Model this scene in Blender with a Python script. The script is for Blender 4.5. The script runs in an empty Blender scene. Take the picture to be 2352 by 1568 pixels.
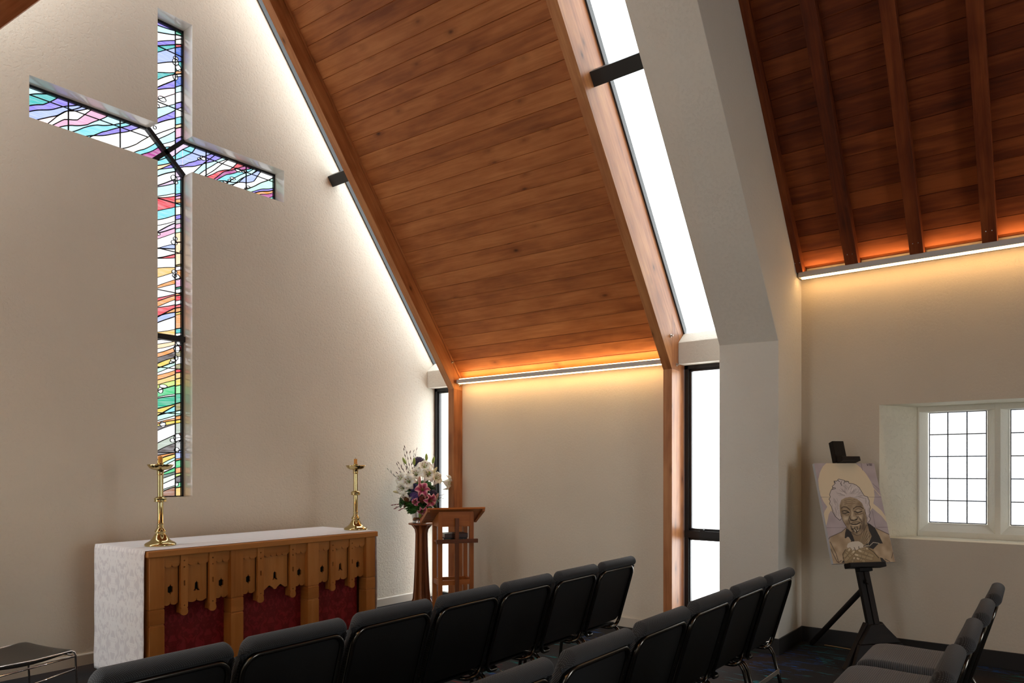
import bpy, bmesh, math, random
import numpy as np
from mathutils import Vector, Matrix
random.seed(7)
PI = math.pi
sc = bpy.context.scene
COL = sc.collection

# ------------------------------------------------------------ camera, world, exposure
F_PX, CX, HY, CAM_H = 1672.0, 1176.0, 1076.5, 1.6
YAW = math.atan2(1294, F_PX)
cd = bpy.data.cameras.new('camera')
cam = bpy.data.objects.new('camera', cd); COL.objects.link(cam)
cd.sensor_width = 36.0; cd.lens = F_PX / 2352 * 36.0
cd.shift_y = (HY - 784) / 2352.0
cd.clip_start = 0.05
cam.location = (0, 0, CAM_H)
cam.rotation_euler = (PI / 2, 0, YAW - PI / 2)
sc.camera = cam
sc.view_settings.view_transform = 'Standard'
sc.view_settings.look = 'None'
sc.view_settings.gamma = 1.0
sc.view_settings.use_curve_mapping = False
sc.view_settings.exposure = 0.24
SKY = 8.0
world = bpy.data.worlds.new('overcast_sky'); sc.world = world; world.use_nodes = True
wn = world.node_tree.nodes; wl = world.node_tree.links
bg = wn['Background']; bg.inputs['Strength'].default_value = SKY
bg.inputs['Color'].default_value = (0.97, 0.985, 1.0, 1)
sc.cycles.use_denoising = True
sc.cycles.max_bounces = 8
sc.cycles.diffuse_bounces = 5
sc.cycles.transparent_max_bounces = 12
sc.cycles.sample_clamp_indirect = 6.0
sc.cycles.caustics_reflective = False
sc.cycles.caustics_refractive = False

def portal(name, loc, rot, sx, sy):
    l = bpy.data.lights.new(name, 'AREA'); l.shape = 'RECTANGLE'; l.size = sx; l.size_y = sy
    l.cycles.is_portal = True
    o = bpy.data.objects.new(name, l); COL.objects.link(o); o.location = loc; o.rotation_euler = rot
    return o

# ------------------------------------------------------------ materials
def newmat(name):
    m = bpy.data.materials.new(name); m.use_nodes = True
    nt = m.node_tree; b = nt.nodes['Principled BSDF']
    return m, nt, b
def N(nt, t, **kw):
    n = nt.nodes.new(t)
    for k, v in kw.items():
        if k in n.inputs.keys() if hasattr(n.inputs, 'keys') else False: n.inputs[k].default_value = v
        else: setattr(n, k, v)
    return n
def srgb(r, g, b):
    f = lambda c: ((c / 255 + 0.055) / 1.055) ** 2.4 if c > 10 else c / 255 / 12.92
    return (f(r), f(g), f(b), 1)
def simple(name, col, rough=0.5, metal=0.0, spec=0.5):
    m, nt, b = newmat(name)
    b.inputs['Base Color'].default_value = col; b.inputs['Roughness'].default_value = rough
    b.inputs['Metallic'].default_value = metal; b.inputs['Specular IOR Level'].default_value = spec
    return m
def ramp(nt, stops):
    r = nt.nodes.new('ShaderNodeValToRGB'); e = r.color_ramp.elements
    while len(e) < len(stops): e.new(0.5)
    for i, (p, c) in enumerate(stops): e[i].position = p; e[i].color = c
    return r
def plaster(name, col, bump=0.25, scale=1.0):
    m, nt, b = newmat(name); L = nt.links.new
    tc = N(nt, 'ShaderNodeTexCoord')
    n1 = N(nt, 'ShaderNodeTexNoise'); n1.inputs['Scale'].default_value = 1.3; n1.inputs['Detail'].default_value = 5
    r = ramp(nt, [(0.3, tuple(c * 0.93 for c in col[:3]) + (1,)), (0.7, col)])
    L(tc.outputs['Object'], n1.inputs['Vector']); L(n1.outputs['Fac'], r.inputs['Fac']); L(r.outputs['Color'], b.inputs['Base Color'])
    n2 = N(nt, 'ShaderNodeTexNoise'); n2.inputs['Scale'].default_value = 42 * scale; n2.inputs['Detail'].default_value = 6; n2.inputs['Roughness'].default_value = 0.65
    n3 = N(nt, 'ShaderNodeTexNoise'); n3.inputs['Scale'].default_value = 3.0; n3.inputs['Detail'].default_value = 3
    r2 = ramp(nt, [(0.36, (0, 0, 0, 1)), (0.50, (1, 1, 1, 1))])
    L(tc.outputs['Object'], n2.inputs['Vector']); L(tc.outputs['Object'], n3.inputs['Vector']); L(n2.outputs['Fac'], r2.inputs['Fac'])
    mx = N(nt, 'ShaderNodeMath', operation='MULTIPLY'); L(r2.outputs['Color'], mx.inputs[0]); L(n3.outputs['Fac'], mx.inputs[1])
    bp = N(nt, 'ShaderNodeBump'); bp.inputs['Strength'].default_value = bump; bp.inputs['Distance'].default_value = 0.012
    L(r2.outputs['Color'], bp.inputs['Height']); L(bp.outputs['Normal'], b.inputs['Normal'])
    b.inputs['Roughness'].default_value = 0.85; b.inputs['Specular IOR Level'].default_value = 0.2
    return m
def wood(name, dark, mid, light, rough=0.45, knots=True, grain=1.0, spec=0.4, rf=0.40):
    m, nt, b = newmat(name); L = nt.links.new
    uv = N(nt, 'ShaderNodeUVMap'); uv.uv_map = 'UVMap'
    at = N(nt, 'ShaderNodeAttribute'); at.attribute_name = 'rnd'
    off = N(nt, 'ShaderNodeVectorMath', operation='MULTIPLY_ADD')
    cmb = N(nt, 'ShaderNodeCombineXYZ')
    L(at.outputs['Fac'], cmb.inputs[0]); L(at.outputs['Fac'], cmb.inputs[1])
    sclv = N(nt, 'ShaderNodeVectorMath', operation='SCALE'); sclv.inputs[3].default_value = 37.0; L(cmb.outputs[0], sclv.inputs[0])
    add = N(nt, 'ShaderNodeVectorMath', operation='ADD'); L(uv.outputs[0], add.inputs[0]); L(sclv.outputs[0], add.inputs[1])
    nt.nodes.remove(off)
    mp = N(nt, 'ShaderNodeMapping'); mp.inputs['Scale'].default_value = (1.6 * grain, 26 * grain, 1); L(add.outputs[0], mp.inputs[0])
    n1 = N(nt, 'ShaderNodeTexNoise'); n1.inputs['Scale'].default_value = 1.0; n1.inputs['Detail'].default_value = 8; n1.inputs['Roughness'].default_value = 0.6; n1.inputs['Distortion'].default_value = 0.6
    L(mp.outputs[0], n1.inputs['Vector'])
    mp2 = N(nt, 'ShaderNodeMapping'); mp2.inputs['Scale'].default_value = (2.2, 6, 1); L(add.outputs[0], mp2.inputs[0])
    n2 = N(nt, 'ShaderNodeTexNoise'); n2.inputs['Scale'].default_value = 1.0; n2.inputs['Detail'].default_value = 3; L(mp2.outputs[0], n2.inputs['Vector'])
    s = N(nt, 'ShaderNodeMath', operation='ADD'); L(n1.outputs['Fac'], s.inputs[0]); L(n2.outputs['Fac'], s.inputs[1])
    s2 = N(nt, 'ShaderNodeMath', operation='MULTIPLY_ADD'); L(at.outputs['Fac'], s2.inputs[0]); s2.inputs[1].default_value = rf; L(s.outputs[0], s2.inputs[2])
    s3 = N(nt, 'ShaderNodeMath', operation='MULTIPLY'); L(s2.outputs[0], s3.inputs[0]); s3.inputs[1].default_value = 0.5
    r = ramp(nt, [(0.38, dark), (0.58, mid), (0.80, light)]); L(s3.outputs[0], r.inputs['Fac'])
    out = r.outputs['Color']
    if knots:
        mp3 = N(nt, 'ShaderNodeMapping'); mp3.inputs['Scale'].default_value = (3.2, 6.5, 1); L(add.outputs[0], mp3.inputs[0])
        v = N(nt, 'ShaderNodeTexVoronoi'); v.inputs['Scale'].default_value = 1.0; L(mp3.outputs[0], v.inputs['Vector'])
        kr = ramp(nt, [(0.03, (0.22, 0.2, 0.2, 1)), (0.13, (0.78, 0.75, 0.72, 1)), (0.3, (1, 1, 1, 1))]); L(v.outputs['Distance'], kr.inputs['Fac'])
        gate = N(nt, 'ShaderNodeSeparateColor'); L(v.outputs['Color'], gate.inputs[0])
        gt = N(nt, 'ShaderNodeMath', operation='GREATER_THAN'); L(gate.outputs[0], gt.inputs[0]); gt.inputs[1].default_value = 0.55
        mixk = N(nt, 'ShaderNodeMix', data_type='RGBA', blend_type='MULTIPLY'); L(gt.outputs[0], mixk.inputs[0]); L(r.outputs['Color'], mixk.inputs[6]); L(kr.outputs['Color'], mixk.inputs[7])
        out = mixk.outputs[2]
    L(out, b.inputs['Base Color'])
    b.inputs['Roughness'].default_value = rough; b.inputs['Specular IOR Level'].default_value = spec
    bp = N(nt, 'ShaderNodeBump'); bp.inputs['Strength'].default_value = 0.08; bp.inputs['Distance'].default_value = 0.003
    L(n1.outputs['Fac'], bp.inputs['Height']); L(bp.outputs['Normal'], b.inputs['Normal'])
    return m

M = {}
M['plaster'] = plaster('warm_plaster', (0.785, 0.74, 0.628, 1), 0.32)
M['plaster_smooth'] = plaster('smooth_plaster', (0.80, 0.74, 0.615, 1), 0.25, 1.2)
M['plaster_nave_dim'] = plaster('dimmed_nave_plaster', (0.69, 0.61, 0.49, 1), 0.25, 1.2)  # same paint as the smooth plaster, darkened to mimic dimmer nave light
M['portal'] = plaster('painted_concrete', (0.77, 0.73, 0.64, 1), 0.3, 0.8)
M['skirt_cream'] = simple('cream_paint', (0.60, 0.55, 0.46, 1), 0.4)
M['skirt_dark'] = simple('dark_paint', (0.022, 0.02, 0.019, 1), 0.45)
M['reveal'] = simple('satin_reveal_paint', (0.80, 0.76, 0.70, 1), 0.16, 0, 0.9)
M['reveal_soft'] = plaster('old_plaster', (0.82, 0.76, 0.60, 1), 0.4, 0.6)
M['stone'] = plaster('painted_stone', (0.80, 0.77, 0.66, 1), 0.2, 0.5)
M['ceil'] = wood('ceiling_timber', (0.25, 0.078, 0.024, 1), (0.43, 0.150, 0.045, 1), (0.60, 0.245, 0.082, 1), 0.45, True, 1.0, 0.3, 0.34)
M['frame'] = wood('frame_timber', (0.22, 0.07, 0.022, 1), (0.42, 0.16, 0.055, 1), (0.60, 0.28, 0.11, 1), 0.4)
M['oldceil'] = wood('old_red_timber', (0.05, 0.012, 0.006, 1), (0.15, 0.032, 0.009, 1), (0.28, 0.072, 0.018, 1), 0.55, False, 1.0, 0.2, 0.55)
M['altar'] = wood('altar_beech', (0.38, 0.145, 0.034, 1), (0.50, 0.205, 0.052, 1), (0.60, 0.27, 0.08, 1), 0.42, False, 0.6, 0.25)
M['lectern'] = wood('lectern_timber', (0.29, 0.085, 0.018, 1), (0.42, 0.135, 0.030, 1), (0.52, 0.19, 0.05, 1), 0.42, False, 1.0, 0.22)
M['lectern_dark'] = wood('lectern_cross_timber', (0.09, 0.028, 0.012, 1), (0.15, 0.05, 0.02, 1), (0.2, 0.07, 0.03, 1), 0.42, False, 1.0, 0.2)
M['pedestal'] = wood('pedestal_timber', (0.10, 0.03, 0.012, 1), (0.24, 0.08, 0.026, 1), (0.36, 0.13, 0.04, 1), 0.3, False, 0.8)
M['easel'] = wood('easel_timber', (0.006, 0.005, 0.0045, 1), (0.012, 0.009, 0.008, 1), (0.022, 0.015, 0.012, 1), 0.5, False, 1.0, 0.2)
M['alu'] = simple('black_aluminium', (0.018, 0.018, 0.02, 1), 0.35, 0.3)
M['steel_dark'] = simple('charcoal_steel', (0.025, 0.027, 0.028, 1), 0.4, 0.2)
M['bolt'] = simple('steel_bolt', (0.5, 0.48, 0.45, 1), 0.3, 1)
M['light_housing'] = simple('grey_light_housing', (0.62, 0.59, 0.55, 1), 0.5)
M['brass'] = simple('polished_brass', (0.60, 0.49, 0.24, 1), 0.12, 1)
M['chrome'] = simple('chrome', (0.8, 0.8, 0.8, 1), 0.08, 1)
M['black_metal'] = simple('gunmetal_tube', (0.13, 0.12, 0.105, 1), 0.22, 1.0, 0.5)
M['panel_black'] = simple('black_vinyl', (0.010, 0.010, 0.010, 1), 0.55)
M['stretcher'] = simple('satin_steel', (0.55, 0.53, 0.47, 1), 0.4, 0.6)
M['lead'] = simple('lead_came', (0.012, 0.013, 0.016, 1), 0.5, 0.2)
M['canvas_edge'] = simple('canvas_edge', (0.55, 0.56, 0.58, 1), 0.8)
M['black'] = simple('black_void', (0.006, 0.005, 0.004, 1), 0.9)
M['paper'] = simple('book_paper', (0.75, 0.72, 0.66, 1), 0.8)
M['cover_brown'] = simple('brown_leather', (0.06, 0.025, 0.018, 1), 0.45)
M['cover_black'] = simple('black_leather', (0.012, 0.014, 0.013, 1), 0.4)
M['gold'] = simple('gold_foil', (0.6, 0.42, 0.15, 1), 0.35, 1)
M['silver'] = simple('polished_silver', (0.72, 0.73, 0.75, 1), 0.12, 1)
M['wax'] = simple('beeswax', (0.72, 0.33, 0.05, 1), 0.4)
M['wax'].node_tree.nodes['Principled BSDF'].inputs['Subsurface Weight'].default_value = 0.2
M['cord'] = simple('tan_cord', (0.40, 0.26, 0.12, 1), 0.8)

def led(name, col, s):
    m = bpy.data.materials.new(name); m.use_nodes = True; nt = m.node_tree; nt.nodes.clear()
    e = nt.nodes.new('ShaderNodeEmission'); o = nt.nodes.new('ShaderNodeOutputMaterial')
    e.inputs[0].default_value = col; e.inputs[1].default_value = s; nt.links.new(e.outputs[0], o.inputs[0]); return m
WARM = (1.0, 0.58, 0.22, 1)
M['led_near'] = led('warm_led_near', WARM, 15)
M['led_bay'] = led('warm_led_bay', WARM, 18)

def clear_glass(name, tint):
    m = bpy.data.materials.new(name); m.use_nodes = True; nt = m.node_tree; nt.nodes.clear(); L = nt.links.new
    t = nt.nodes.new('ShaderNodeBsdfTransparent'); t.inputs[0].default_value = tint
    g = nt.nodes.new('ShaderNodeBsdfGlossy'); g.inputs['Roughness'].default_value = 0.05
    mx = nt.nodes.new('ShaderNodeMixShader'); mx.inputs[0].default_value = 0.04
    o = nt.nodes.new('ShaderNodeOutputMaterial'); L(t.outputs[0], mx.inputs[1]); L(g.outputs[0], mx.inputs[2]); L(mx.outputs[0], o.inputs[0])
    return m
M['glass'] = clear_glass('clear_glass', (0.95, 0.96, 0.96, 1))
M['skyglass'] = clear_glass('tinted_roof_glass', (0.70, 0.715, 0.72, 1))
def old_glass():
    m = clear_glass('obscure_glass', (0.2, 0.2, 0.2, 1)); nt = m.node_tree; L = nt.links.new
    t = [n for n in nt.nodes if n.type == 'BSDF_TRANSPARENT'][0]
    tc = N(nt, 'ShaderNodeTexCoord'); n = N(nt, 'ShaderNodeTexNoise'); n.inputs['Scale'].default_value = 55; n.inputs['Detail'].default_value = 3
    L(tc.outputs['Object'], n.inputs['Vector'])
    n2 = N(nt, 'ShaderNodeTexNoise'); n2.inputs['Scale'].default_value = 5; L(tc.outputs['Object'], n2.inputs['Vector'])
    r = ramp(nt, [(0.35, (0.365, 0.37, 0.375, 1)), (0.6, (0.42, 0.425, 0.425, 1))]); L(n.outputs['Fac'], r.inputs['Fac'])
    r2 = ramp(nt, [(0.35, (0.96, 0.97, 1, 1)), (0.65, (1, 0.985, 0.96, 1))]); L(n2.outputs['Fac'], r2.inputs['Fac'])
    mx = N(nt, 'ShaderNodeMix', data_type='RGBA', blend_type='MULTIPLY'); mx.inputs[0].default_value = 1
    L(r.outputs['Color'], mx.inputs[6]); L(r2.outputs['Color'], mx.inputs[7]); L(mx.outputs[2], t.inputs[0])
    return m
M['oldglass'] = old_glass()
def stained():
    m = bpy.data.materials.new('stained_glass'); m.use_nodes = True; nt = m.node_tree; nt.nodes.clear(); L = nt.links.new
    at = N(nt, 'ShaderNodeAttribute'); at.attribute_name = 'Col'
    tc = N(nt, 'ShaderNodeTexCoord')
    mp = N(nt, 'ShaderNodeMapping'); mp.inputs['Scale'].default_value = (5, 1, 60); mp.inputs['Rotation'].default_value = (0, 0.30, 0); L(tc.outputs['Object'], mp.inputs[0])
    n = N(nt, 'ShaderNodeTexNoise'); n.inputs['Scale'].default_value = 1.5; n.inputs['Detail'].default_value = 4; L(mp.outputs[0], n.inputs['Vector'])
    r = ramp(nt, [(0.33, (0.0, 0.0, 0.0, 1)), (0.68, (1, 1, 1, 1))]); L(n.outputs['Fac'], r.inputs['Fac'])
    # streaks lighten the glass towards white
    mx = N(nt, 'ShaderNodeMix', data_type='RGBA', blend_type='MIX'); 
    mul = N(nt, 'ShaderNodeMath', operation='MULTIPLY'); L(r.outputs['Color'], mul.inputs[0]); mul.inputs[1].default_value = 0.32; L(mul.outputs[0], mx.inputs[0])
    L(at.outputs['Color'], mx.inputs[6]); mx.inputs[7].default_value = (0.95, 0.95, 0.98, 1)
    sc_ = N(nt, 'ShaderNodeVectorMath', operation='SCALE'); L(mx.outputs[2], sc_.inputs[0]); sc_.inputs[3].default_value = 1.08 / SKY
    t = nt.nodes.new('ShaderNodeBsdfTransparent'); L(sc_.outputs[0], t.inputs[0])
    g = nt.nodes.new('ShaderNodeBsdfGlossy'); g.inputs['Roughness'].default_value = 0.1
    ms = nt.nodes.new('ShaderNodeMixShader'); ms.inputs[0].default_value = 0.03
    o = nt.nodes.new('ShaderNodeOutputMaterial'); L(t.outputs[0], ms.inputs[1]); L(g.outputs[0], ms.inputs[2]); L(ms.outputs[0], o.inputs[0])
    return m
M['stained'] = stained()

def fabric_chair():
    m, nt, b = newmat('black_woven_fabric'); L = nt.links.new
    tc = N(nt, 'ShaderNodeTexCoord')
    mp = N(nt, 'ShaderNodeMapping'); mp.inputs['Scale'].default_value = (760, 760, 760); L(tc.outputs['Object'], mp.inputs[0])
    sx = N(nt, 'ShaderNodeSeparateXYZ'); L(mp.outputs[0], sx.inputs[0])
    s1 = N(nt, 'ShaderNodeMath', operation='SINE'); L(sx.outputs[0], s1.inputs[0])
    ad = N(nt, 'ShaderNodeMath', operation='ADD'); L(sx.outputs[1], ad.inputs[0]); L(sx.outputs[2], ad.inputs[1])
    s2 = N(nt, 'ShaderNodeMath', operation='SINE'); L(ad.outputs[0], s2.inputs[0])
    mu = N(nt, 'ShaderNodeMath', operation='MULTIPLY'); L(s1.outputs[0], mu.inputs[0]); L(s2.outputs[0], mu.inputs[1])
    r = ramp(nt, [(0.3, (0.022, 0.023, 0.025, 1)), (0.9, (0.105, 0.11, 0.115, 1))]); L(mu.outputs[0], r.inputs['Fac'])
    L(r.outputs['Color'], b.inputs['Base Color']); b.inputs['Roughness'].default_value = 0.85
    b.inputs['Sheen Weight'].default_value = 0.12; b.inputs['Sheen Tint'].default_value = (0.6, 0.65, 0.7, 1)
    bp = N(nt, 'ShaderNodeBump'); bp.inputs['Strength'].default_value = 0.4; bp.inputs['Distance'].default_value = 0.002
    L(mu.outputs[0], bp.inputs['Height']); L(bp.outputs['Normal'], b.inputs['Normal'])
    return m
M['fabric'] = fabric_chair()
def fabric_ribbed():
    m, nt, b = newmat('ribbed_grey_fabric'); L = nt.links.new
    tc = N(nt, 'ShaderNodeTexCoord'); sp = N(nt, 'ShaderNodeSeparateXYZ'); L(tc.outputs['Object'], sp.inputs[0])
    a = N(nt, 'ShaderNodeMath', operation='MULTIPLY'); L(sp.outputs[1], a.inputs[0]); a.inputs[1].default_value = 620
    s_ = N(nt, 'ShaderNodeMath', operation='SINE'); L(a.outputs[0], s_.inputs[0])
    n = N(nt, 'ShaderNodeTexNoise'); n.inputs['Scale'].default_value = 300; L(tc.outputs['Object'], n.inputs['Vector'])
    ad = N(nt, 'ShaderNodeMath', operation='MULTIPLY_ADD'); L(s_.outputs[0], ad.inputs[0]); ad.inputs[1].default_value = 0.35; L(n.outputs['Fac'], ad.inputs[2])
    r = ramp(nt, [(0.2, (0.045, 0.046, 0.048, 1)), (0.8, (0.115, 0.118, 0.122, 1))]); L(ad.outputs[0], r.inputs['Fac'])
    L(r.outputs['Color'], b.inputs['Base Color']); b.inputs['Roughness'].default_value = 0.85; b.inputs['Sheen Weight'].default_value = 0.3
    bp = N(nt, 'ShaderNodeBump'); bp.inputs['Strength'].default_value = 0.4; bp.inputs['Distance'].default_value = 0.002
    L(s_.outputs[0], bp.inputs['Height']); L(bp.outputs['Normal'], b.inputs['Normal']); return m
M['fabric_seat'] = fabric_ribbed()
def damask(name, c1, c2, scale, rough=0.7, mapx=1.0, rot=False):
    m, nt, b = newmat(name); L = nt.links.new
    tc = N(nt, 'ShaderNodeTexCoord'); sp = N(nt, 'ShaderNodeSeparateXYZ'); L(tc.outputs['Object'], sp.inputs[0])
    def tri(o, k):
        a = N(nt, 'ShaderNodeMath', operation='MULTIPLY'); L(o, a.inputs[0]); a.inputs[1].default_value = k
        p = N(nt, 'ShaderNodeMath', operation='PINGPONG'); L(a.outputs[0], p.inputs[0]); p.inputs[1].default_value = 1.0; return p
    px = tri(sp.outputs[1 if rot else 0], scale); pz = tri(sp.outputs[2], scale * 0.62)
    cb = N(nt, 'ShaderNodeCombineXYZ'); L(px.outputs[0], cb.inputs[0]); L(pz.outputs[0], cb.inputs[1])
    n = N(nt, 'ShaderNodeTexNoise'); n.inputs['Scale'].default_value = 3.2; n.inputs['Detail'].default_value = 3; n.inputs['Distortion'].default_value = 1.6; L(cb.outputs[0], n.inputs['Vector'])
    r = ramp(nt, [(0.47, c1), (0.53, c2)]); L(n.outputs['Fac'], r.inputs['Fac']); L(r.outputs['Color'], b.inputs['Base Color'])
    rr = ramp(nt, [(0.47, (rough, rough, rough, 1)), (0.53, (rough * 0.7, rough * 0.7, rough * 0.7, 1))]); L(n.outputs['Fac'], rr.inputs['Fac']); L(rr.outputs['Color'], b.inputs['Roughness'])
    return m
M['red'] = damask('red_damask', (0.20, 0.006, 0.010, 1), (0.30, 0.010, 0.018, 1), 7)
M['linen'] = damask('white_damask_linen', (0.93, 0.94, 0.97, 1), (0.80, 0.80, 0.845, 1), 6.5, 0.75, rot=True)

def carpet():
    m, nt, b = newmat('carpet'); L = nt.links.new
    tc = N(nt, 'ShaderNodeTexCoord')
    fn = N(nt, 'ShaderNodeTexNoise'); fn.inputs['Scale'].default_value = 260; fn.inputs['Detail'].default_value = 2; L(tc.outputs['Object'], fn.inputs['Vector'])
    base = ramp(nt, [(0.35, (0.012, 0.013, 0.015, 1)), (0.7, (0.055, 0.056, 0.06, 1))]); L(fn.outputs['Fac'], base.inputs['Fac'])
    # brown cloudy zones
    bn = N(nt, 'ShaderNodeTexNoise'); bn.inputs['Scale'].default_value = 1.1; L(tc.outputs['Object'], bn.inputs['Vector'])
    br = ramp(nt, [(0.5, (0, 0, 0, 1)), (0.62, (0.6, 0.6, 0.6, 1))]); L(bn.outputs['Fac'], br.inputs['Fac'])
    mx1 = N(nt, 'ShaderNodeMix', data_type='RGBA'); L(br.outputs['Color'], mx1.inputs[0]); L(base.outputs['Color'], mx1.inputs[6]); mx1.inputs[7].default_value = (0.055, 0.035, 0.026, 1)
    # streaks, only on the patterned part (Y < 3.4)
    mp = N(nt, 'ShaderNodeMapping'); mp.inputs['Rotation'].default_value = (0, 0, math.radians(8)); mp.inputs['Scale'].default_value = (34, 3.6, 1); L(tc.outputs['Object'], mp.inputs[0])
    sn = N(nt, 'ShaderNodeTexNoise'); sn.inputs['Scale'].default_value = 1; sn.inputs['Detail'].default_value = 3; sn.inputs['Distortion'].default_value = 0.6; L(mp.outputs[0], sn.inputs['Vector'])
    sr = ramp(nt, [(0.575, (0, 0, 0, 1)), (0.59, (1, 1, 1, 1)), (0.62, (1, 1, 1, 1)), (0.64, (0, 0, 0, 1))]); L(sn.outputs['Fac'], sr.inputs['Fac'])
    gn = N(nt, 'ShaderNodeTexNoise'); gn.inputs['Scale'].default_value = 2.4; L(tc.outputs['Object'], gn.inputs['Vector'])
    gr = ramp(nt, [(0.44, (0, 0, 0, 1)), (0.52, (1, 1, 1, 1))]); L(gn.outputs['Fac'], gr.inputs['Fac'])
    cn = N(nt, 'ShaderNodeTexVoronoi'); cn.inputs['Scale'].default_value = 2.6; L(tc.outputs['Object'], cn.inputs['Vector'])
    cs = N(nt, 'ShaderNodeSeparateColor'); L(cn.outputs['Color'], cs.inputs[0])
    cr = ramp(nt, [(0.0, (0.02, 0.09, 0.32, 1)), (0.3, (0.0, 0.17, 0.16, 1)), (0.52, (0.03, 0.24, 0.30, 1)), (0.70, (0.38, 0.33, 0.26, 1)), (0.87, (0.30, 0.01, 0.012, 1))]); cr.color_ramp.interpolation = 'CONSTANT'
    L(cs.outputs[0], cr.inputs['Fac'])
    mm = N(nt, 'ShaderNodeMath', operation='MULTIPLY'); L(sr.outputs['Color'], mm.inputs[0]); L(gr.outputs['Color'], mm.inputs[1])
    sp = N(nt, 'ShaderNodeSeparateXYZ'); L(tc.outputs['Object'], sp.inputs[0])
    lt = N(nt, 'ShaderNodeMath', operation='LESS_THAN'); L(sp.outputs[1], lt.inputs[0]); lt.inputs[1].default_value = 3.9
    m2 = N(nt, 'ShaderNodeMath', operation='MULTIPLY'); L(mm.outputs[0], m2.inputs[0]); L(lt.outputs[0], m2.inputs[1])
    mx2 = N(nt, 'ShaderNodeMix', data_type='RGBA'); L(m2.outputs[0], mx2.inputs[0]); L(mx1.outputs[2], mx2.inputs[6]); L(cr.outputs['Color'], mx2.inputs[7])
    L(mx2.outputs[2], b.inputs['Base Color']); b.inputs['Roughness'].default_value = 0.95; b.inputs['Specular IOR Level'].default_value = 0.1
    bp = N(nt, 'ShaderNodeBump'); bp.inputs['Strength'].default_value = 0.6; bp.inputs['Distance'].default_value = 0.004; L(fn.outputs['Fac'], bp.inputs['Height']); L(bp.outputs['Normal'], b.inputs['Normal'])
    return m
M['carpet'] = carpet()
def vcol(name, rough=0.7):
    m, nt, b = newmat(name); at = N(nt, 'ShaderNodeAttribute'); at.attribute_name = 'Col'
    nt.links.new(at.outputs['Color'], b.inputs['Base Color']); b.inputs['Roughness'].default_value = rough; return m
M['artwork'] = vcol('printed_canvas', 0.7)
def petal(name, c1, c2, rough=0.55):
    m, nt, b = newmat(name); L = nt.links.new
    at = N(nt, 'ShaderNodeUVMap'); at.uv_map = 'UVMap'; sp = N(nt, 'ShaderNodeSeparateXYZ'); L(at.outputs[0], sp.inputs[0])
    r = ramp(nt, [(0.0, c1), (0.25, c1), (0.8, c2)]); L(sp.outputs[1], r.inputs['Fac']); L(r.outputs['Color'], b.inputs['Base Color'])
    b.inputs['Roughness'].default_value = rough; b.inputs['Subsurface Weight'].default_value = 0.0
    return m
M['lily_white'] = petal('white_petal', (0.93, 0.93, 0.88, 1), (0.84, 0.84, 0.70, 1))
M['lily_pink'] = petal('pink_petal', (0.42, 0.03, 0.13, 1), (0.80, 0.45, 0.48, 1))
M['bud_green'] = simple('green_bud', (0.30, 0.40, 0.08, 1), 0.5)
M['bud_cream'] = simple('cream_bud', (0.72, 0.65, 0.35, 1), 0.5)
M['bud_pink'] = simple('pink_bud', (0.62, 0.33, 0.27, 1), 0.5)
M['purple'] = simple('purple_petals', (0.13, 0.08, 0.30, 1), 0.7)
M['plum'] = simple('plum_petals', (0.06, 0.04, 0.09, 1), 0.7)
M['blue_petals'] = simple('indigo_petals', (0.06, 0.06, 0.20, 1), 0.7)
M['berry'] = simple('red_berry', (0.20, 0.015, 0.015, 1), 0.4)
M['rust'] = simple('rust_blossom', (0.20, 0.035, 0.02, 1), 0.7)
M['leaf'] = simple('dark_leaf', (0.018, 0.05, 0.012, 1), 0.45)
M['fern'] = simple('fern_green', (0.05, 0.17, 0.03, 1), 0.55)
M['twig'] = simple('brown_twig', (0.09, 0.045, 0.04, 1), 0.7)
M['anther'] = simple('rust_anther', (0.25, 0.07, 0.015, 1), 0.8)

# ------------------------------------------------------------ mesh helpers
def obj(name, verts, faces, mat, parent=None, rnd=None, smooth=False, bevel=0.0, seg=2, uvs=None, matidx=None, autos=None):
    me = bpy.data.meshes.new(name); me.from_pydata([tuple(v) for v in verts], [], [tuple(f) for f in faces]); me.update()
    mats = mat if isinstance(mat, (list, tuple)) else [mat]
    for m_ in mats: me.materials.append(m_)
    if matidx is not None:
        me.polygons.foreach_set('material_index', matidx)
    n = len(me.loops)
    uvl = me.uv_layers.new(name='UVMap'); buf = np.zeros(n * 2, dtype=np.float32)
    ra = me.attributes.new('rnd', 'FLOAT', 'FACE')
    r0 = random.random()
    if rnd is None: rv = [r0] * len(me.polygons)
    elif isinstance(rnd, (int, float)): rv = [float(rnd)] * len(me.polygons)
    else: rv = rnd
    ra.data.foreach_set('value', rv)
    if uvs is not None:
        uv_flat = np.array([uvs[v] for p in me.polygons for v in p.vertices], dtype=np.float32).ravel(); buf[:] = uv_flat
    elif n < 60000:
        vs = me.vertices
        for p in me.polygons:
            idx = list(p.vertices); best = None; bl = -1
            for a in range(len(idx)):
                e = vs[idx[(a + 1) % len(idx)]].co - vs[idx[a]].co
                if e.length > bl: bl = e.length; best = e
            if bl <= 1e-9: continue
            u = best.normalized(); w = p.normal.cross(u)
            for li, vi in zip(p.loop_indices, idx):
                co = vs[vi].co; buf[2 * li] = co.dot(u); buf[2 * li + 1] = co.dot(w)
    uvl.data.foreach_set('uv', buf)
    if smooth: me.polygons.foreach_set('use_smooth', [True] * len(me.polygons))
    o = bpy.data.objects.new(name, me); COL.objects.link(o)
    if parent is not None: o.parent = parent
    if bevel > 0:
        b = o.modifiers.new('bevel', 'BEVEL'); b.width = bevel; b.segments = seg; b.limit_method = 'ANGLE'; b.angle_limit = math.radians(40)
        if smooth: b.harden_normals = False
    return o
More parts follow.
